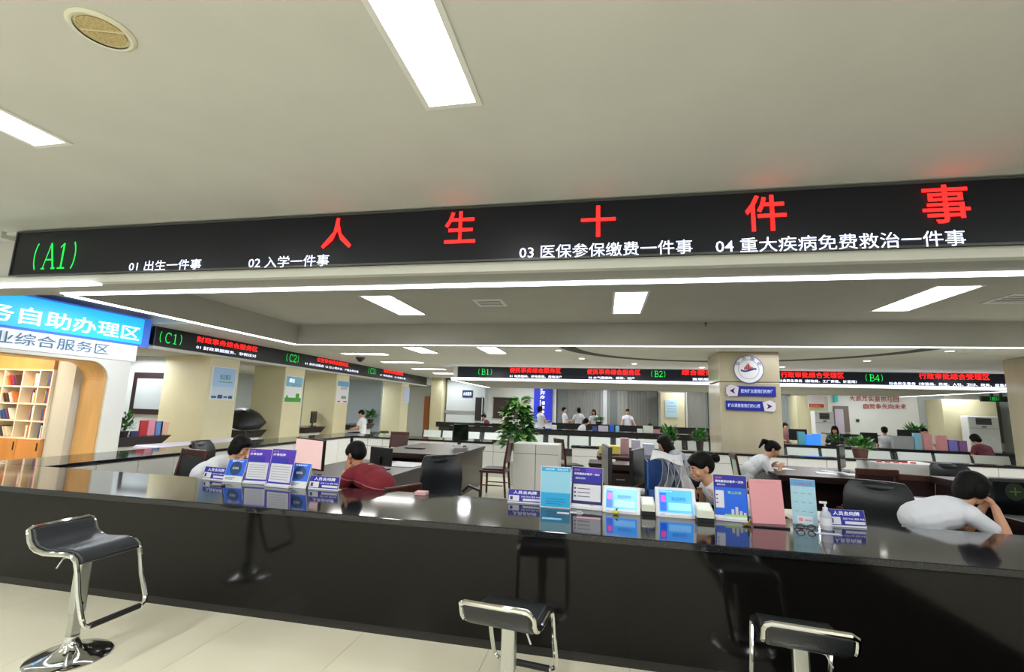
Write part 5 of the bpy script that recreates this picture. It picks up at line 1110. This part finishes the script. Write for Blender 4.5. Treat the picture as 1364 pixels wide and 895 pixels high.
def person(label, px, Y, rz, pose, shirt=None, hair='short', skin=None, vox=.0085, sleeve='short', group=None, size=1.0, trousers=None, zfix=None, XX=None, extra=None):
    skin = skin or skin_m; shirt = shirt or shirtw; trousers = trousers or trous_m
    tgt = at(px[0],px[1],Y=Y) if XX is None else at(px[0],px[1],X=XX)
    lo,hi = -.1,1.25; zt_ = tgt.z/size
    if pose.get('fixlean') is not None: lean = pose['fixlean']
    else:
        for _ in range(30):
            m_=(lo+hi)/2
            if fk(pose,m_)[4].z > zt_: lo=m_
            else: hi=m_
        lean=(lo+hi)/2
    P,mid,neck,nk,hc,Rh,l2 = fk(pose,lean)
    Rb = rotz(rz); off = Rb@V((hc.x,hc.y,0))*size
    M = Matrix.Translation((tgt.x-off.x,tgt.y-off.y,max(0,tgt.z-hc.z*size) if pose.get('raise') else 0))@Matrix.Rotation(rz,4,'Z')@Matrix.Scale(size,4)
    t = thing('person',label,'person',M=M,group=group); near = vox < .012
    R1 = Matrix.Rotation(-lean*pose.get('low',.75),3,'X'); R2 = Matrix.Rotation(-l2,3,'X')
    b = MB()
    # torso
    chest = mid.lerp(neck,.5)
    def torso(mb,g):
        mb.ell(P+V((0,0,-.0)),(.155+g,.115+g,.11+g),R1); mb.ell(P.lerp(mid,.45),(.142+g,.108+g,.15+g),R1); mb.ell(mid,(.145+g,.108+g,.15+g),R2); mb.ell(chest,(.157+g,.108+g,.18+g),R2)
        for s in (-1,1): mb.limb(neck+R2@V((s*.05,0,-.03)), neck+R2@V((s*.155,0,-.055)), .062+g,.055+g)
    torso(b,0); b.limb(neck-R2@V((0,0,.02)),nk+Rh@V((0,0,.03)),.054,.05)
    # head
    def H(x,y,z): return nk+Rh@V((x,y,z))
    b.ell(H(0,-.012,.135),(.074,.092,.082),Rh,20,14); b.ell(H(0,.028,.088),(.062,.062,.088),Rh,20,14); b.ell(H(0,.045,.032),(.042,.042,.03),Rh)
    b.limb(H(0,.088,.108),H(0,.106,.078),.0085,.0135); b.ell(H(0,.09,.046),(.024,.012,.010),Rh); b.ell(H(0,.084,.024),(.02,.014,.012),Rh); b.ell(H(0,.078,.128),(.052,.014,.010),Rh)
    for s in (-1,1): b.ell(H(s*.074,-.004,.088),(.011,.02,.032),Rh); b.ell(H(s*.04,.066,.07),(.022,.018,.024),Rh)
    # arms
    arms = []
    for s,key in ((-1,'l'),(1,'r')):
        sh = neck+R2@V((s*.175,0,-.065)); tg = pose.get('hand_'+key); 
        if tg is None: tg = (s*.27,.12,P.z+.02) if pose.get('standing') else (s*.14,.36,P.z+.13)
        if tg == 'face': tg = H(s*.075,.075,-.03)
        elif tg == 'chin': tg = H(s*.03,.11,-.035)
        elif tg == 'brow': tg = H(s*.045,.15,.03)
        pole = pose.get('pole_'+key,(s*.6,-.3,-1))
        el,wr = ik(sh,tg,.275,.245,pole); arms.append((s,sh,el,wr,key))
        b.limb(sh,el,.047,.036); b.limb(el,el.lerp(wr,.35),.037,.038); b.limb(el.lerp(wr,.35),wr,.038,.025)
        hd = pose.get('hdir_'+key); d = (wr-el).normalized() if hd is None else (V(hd)).normalized()
        pn = pose.get('hn_'+key,(0,0,-1))
        if pose.get('hand_'+key)=='face': d = (H(s*.06,.03,.12)-wr).normalized(); pn = Rh@V((-s,-.2,0))
        if pose.get('hand_'+key)=='chin': d = (H(-s*.02,.09,.06)-wr).normalized(); pn = Rh@V((-s*.3,-1,0))
        if pose.get('hand_'+key)=='brow': d = (H(-s*.03,.11,.10)-wr).normalized(); pn = Rh@V((-s*.8,-.6,0))
        hand(b,wr,d,pn,r=s if pn[2]<0 else -s,curl=pose.get('curl',.45))
    # legs
    legs = []
    for s in (-1,1):
        hip = P+V((s*.085,.02,-.03))
        if pose.get('standing'): kn = hip+V((s*.01,.03,-.41)); an = kn+V((0,-.03,-.38))
        else: kn = hip+V((s*.06,.40,.0)); an = V((kn.x,kn.y+.03,.085))
        legs.append((hip,kn,an)); b.limb(hip,kn,.082,.056); b.limb(kn,kn.lerp(an,.35),.055,.055); b.limb(kn.lerp(an,.35),an,.055,.036); b.limb(an,an+V((0,.13,-.05)),.034,.026)
    remesh(b,'body',skin,t,vox if near else .018,4 if near else 3,.4)
    # clothes
    g = .014; sm = MB(); torso(sm,g); 
    for (s,sh,el,wr,key) in arms:
        sm.ell(sh,.062,nu=12,nv=8)
        if sleeve == 'short': e = sh.lerp(el,.62); sm.limb(sh,sh.lerp(el,.1),.062,.06); sm.tube([sh,e],[.062,.056],14)
        else: sm.limb(sh,el,.062,.05); sm.tube([el,wr.lerp(el,.06)],[.05,.036],14)
    if near: sm.tube([neck-R2@V((0,0,.03)),neck+R2@V((0,.0,.035))],[.085,.064],16)
    sobj = remesh(sm,'shirt',shirt,t,max(vox,.010) if near else .018,3,.4)
    tm = MB(); tm.ell(P+V((0,0,-.03)),(.168,.13,.115))
    for hip,kn,an in legs: tm.limb(hip,kn,.096,.07); tm.tube([kn,kn.lerp(an,.92)],[.07,.056],14); tm.ell(kn,.07)
    remesh(tm,'trousers',trousers,t,.014 if near else .022,2,.4)
    for hip,kn,an in legs:
        sh_=MB(); sh_.limb(V((an.x,an.y-.02,.045)),V((an.x,an.y+.15,.035)),.045,.036); sh_.v=[(x,y,max(z,.0)) for x,y,z in sh_.v]; sh_.build('shoe',shoe_m,t,smooth=True)
    # hair
    h = MB(); h.ell(H(0,-.012,.158),(.085,.102,.074),Rh,22,14); h.ell(H(0,-.045,.115),(.082,.072,.088),Rh,18,12)
    for s in (-1,1): h.ell(H(s*.062,.012,.142),(.025,.055,.045),Rh)
    h.ell(H(0,.06,.172),(.062,.036,.030),Rh)
    if hair in ('bun','ponytail'): h.ell(H(0,-.125,.155),(.018,.03,.018),Rh); 
    if hair == 'bun': h.ell(H(0,-.15,.135),(.042,.036,.042),Rh)
    if hair == 'ponytail': h.limb(H(0,-.115,.17),H(0,-.155,.15),.026,.034); h.limb(H(0,-.155,.15),H(0,-.165,.03),.034,.014)
    if hair == 'long':
        h.ell(H(0,-.05,.03),(.09,.06,.15),Rh); 
        for s in (-1,1): h.ell(H(s*.072,.012,.05),(.028,.05,.12),Rh)
    if hair == 'bob':
        h.ell(H(0,-.05,.07),(.088,.06,.09),Rh)
        for s in (-1,1): h.ell(H(s*.068,.005,.10),(.024,.055,.07),Rh)
    remesh(h,'hair',hair_m,t,.008 if near else .016,2,.4)
    if near:
        for s in (-1,1):
            MB().ell(H(s*.029,.083,.105),(.0125,.008,.0062),Rh,10,8).build('eye',mat('eye_white',(225,220,214),.3),t,smooth=True)
            MB().ell(H(s*.029,.0895,.105),(.006,.0035,.006),Rh,8,6).build('iris',eye_m,t,smooth=True)
            MB().ell(H(s*.03,.0905,.126),(.018,.006,.0032),Rh,10,6).build('eyebrow',brow_m,t,smooth=True)
        MB().ell(H(0,.1,.046),(.019,.006,.0055),Rh,12,8).build('lips',lip_m,t,smooth=True)
    PEL[label] = (M@P, rz)
    if extra: extra(t,dict(arms=arms,H=H,Rh=Rh,neck=neck,R2=R2,chest=chest,P=P))
    return t
PI=math.pi; PEL={}
# ---- inside the island, near
person('person in a white shirt with short black hair, bowed behind the left sign group',(322,597),4.62,-PI/2+.12,dict(low=.35,bend=1.6,pz=.50,head_pitch=.05,hand_l=(-.12,.42,.78),hand_r=(.12,.42,.78)),hair='bob',size=1.04)
maroon=mat('maroon_striped_shirt',(128,30,44),.8)
nt=maroon.node_tree; tc=nt.nodes.new('ShaderNodeTexCoord'); sx=nt.nodes.new('ShaderNodeSeparateXYZ'); nt.links.new(tc.outputs['Object'],sx.inputs[0])
ad=nt.nodes.new('ShaderNodeMath'); ad.operation='MULTIPLY_ADD'; ad.inputs[1].default_value=-.2; nt.links.new(sx.outputs['Y'],ad.inputs[0]); nt.links.new(sx.outputs['Z'],ad.inputs[2])
md=nt.nodes.new('ShaderNodeMath'); md.operation='PINGPONG'; md.inputs[1].default_value=.07; nt.links.new(ad.outputs[0],md.inputs[0])
lt=nt.nodes.new('ShaderNodeMath'); lt.operation='LESS_THAN'; lt.inputs[1].default_value=.0035; nt.links.new(md.outputs[0],lt.inputs[0])
mx=nt.nodes.new('ShaderNodeMixRGB'); mx.inputs[1].default_value=(*lin((128,30,44)),1); mx.inputs[2].default_value=(*lin((196,130,128)),1); nt.links.new(lt.outputs[0],mx.inputs[0]); nt.links.new(mx.outputs[0],nt.nodes['Principled BSDF'].inputs['Base Color'])
def man_extra(t,d):
    s,sh,el,wr,key=d['arms'][0]; a=(wr-el).normalized(); p=wr-a*.02
    MB().tube([p-a*.012,p+a*.012],.03,14).build('wristwatch',mat('watch_beige',(190,180,160),.3,metal=.5),t)
person('person in a maroon striped T-shirt with a hand on the face, behind the counter',(473,606),4.62,1.15,dict(low=.35,bend=1.6,pz=.50,head_pitch=.0,hand_l='face',hand_r=(.1,.42,.79),pole_l=(-.5,.2,-1)),shirt=maroon,skin=skin2_m,extra=man_extra,size=1.08)
person('person with a black hair bun and white shirt, head bowed, behind the right tablet',(932,623),4.58,PI/2+.3,dict(low=.35,bend=1.6,pz=.50,head_pitch=.0,hand_l=(-.14,.28,.76),hand_r=(.16,.28,.76)),hair='bun',size=1.06)
person('person with a ponytail in a white shirt, writing at the papers desk',(1030,599),7.85,-PI/2-.05,dict(head_pitch=.15,hand_l=(-.10,.44,.80),hand_r=(.08,.5,.80)),hair='ponytail',vox=.010)
person('person in a white shirt bowed over clasped hands at the right edge',(1298,652),4.6,-PI/2+.10,dict(low=.1,bend=1.9,pz=.50,head_pitch=.1,hand_l='brow',hand_r='brow',pole_l=(-.4,.1,-1),pole_r=(.5,.1,-1),curl=.9),hair='bob',size=1.08)
pl_=[v for k,v in PEL.items() if 'maroon striped' in k][0]; wood_chair('reddish wooden chair under the maroon-shirted person',pl_[0].x-math.sin(-pl_[1])*.03,pl_[0].y,pl_[1],zb_=.79)
greyt=mat('grey_tshirt',(168,174,182),.8,bump=.15,scale=18)
person('person with long black hair in a grey T-shirt at the reddish desk',(884,591),8.0,PI/2-.2,dict(head_pitch=.2,hand_l=(-.1,.42,.84),hand_r=(.1,.42,.84)),shirt=greyt,hair='long',vox=.010)
person('person in a white shirt seen from behind, sitting in the farthest booth',(481,551),None,PI/2+.1,dict(head_pitch=.4),XX=XC+.35,vox=.0119,sleeve='short')
# ---- far staff
fg='staff in white shirts beyond the rear counter'
FARP=lambda lab,px,Y,rz,pose,**k: person(lab,px,Y,rz,pose,vox=.018,**k)
ST=dict(standing=True)
FARP('standing person in a white shirt with folded arms before the blue banner',(720,541),17.6,-.9,dict(ST,hand_l=(.05,.25,1.12),hand_r=(-.05,.27,1.1)),group=fg,hair='bob')
FARP('standing person in white seen from the side, first right of the blue banner',(752,542),21.7,-1.3,dict(ST,hand_l=(-.1,.3,1.1),hand_r=(.1,.3,1.1)),group=fg)
FARP('standing person in white seen from behind, second right of the blue banner',(771,541),20.95,.3,dict(ST),group=fg,hair='bob')
FARP('person in a white blouse with head bowed at the rear counter',(781,562),17.75,-1.2,dict(head_pitch=.3),group=fg,hair='bob')
FARP('small distant seated person in white behind the middle of the rear counter',(791,549),21.2,2.9,dict(head_pitch=.1,**{'raise':True,'fixlean':.15}),group=fg,hair='long')
FARP('seated person in a white shirt by the right rear window, arms spread',(836,543),21.6,PI,dict(ST,head_pitch=.2,hand_l=(-.3,.4,1.0),hand_r=(.3,.4,1.0)),group=fg)
FARP('person in an olive shirt with dark hair bent over the rear counter',(866,569),17.4,-.4+PI,dict(head_pitch=.4,fixlean=.7,**{'raise':True}),shirt=mat('olive_shirt',(150,144,110),.8),hair='bob')
FARP('person in a maroon top with grey hat at the far left rear counter',(644,557),19.3,PI/2,dict(head_pitch=.3,fixlean=.4,**{'raise':True}),shirt=mat('maroon_top',(90,36,40),.8),hair='short')
FARP('person in a cream shirt half hidden by the tall plant',(668,549),19.7,PI/2,dict(head_pitch=.3,fixlean=.5,**{'raise':True}),shirt=mat('cream_shirt',(230,222,186),.8))
FARP('person with dark hair behind the two blue screens on the right',(1112,573),15.7,PI-.5,dict(head_pitch=.2,fixlean=.3,**{'raise':True}),shirt=mat('dark_top',(40,38,44),.8),hair='long')
FARP('person in a white shirt seen from behind left of the grey printer',(1178,573),16.3,-.4,dict(head_pitch=.1),group=fg,hair='short')
FARP('person with a dark head just above the far right monitors',(1231,575),16.9,PI,dict(head_pitch=.2),hair='short')
FARP('person with dark hair in a plum top at the right of the rear counter',(1299,590),14.0-.35,.2,dict(head_pitch=.4,fixlean=.4,**{'raise':True}),shirt=mat('plum_top',(110,50,66),.8),hair='bob')
FARP('person with dark hair just right of the stone pillar, far away',(1046,568),19.8,PI,dict(head_pitch=.2,fixlean=.2,**{'raise':True}),shirt=mat('rose_top',(150,110,110),.8),hair='bob')
bpy.context.view_layer.update()
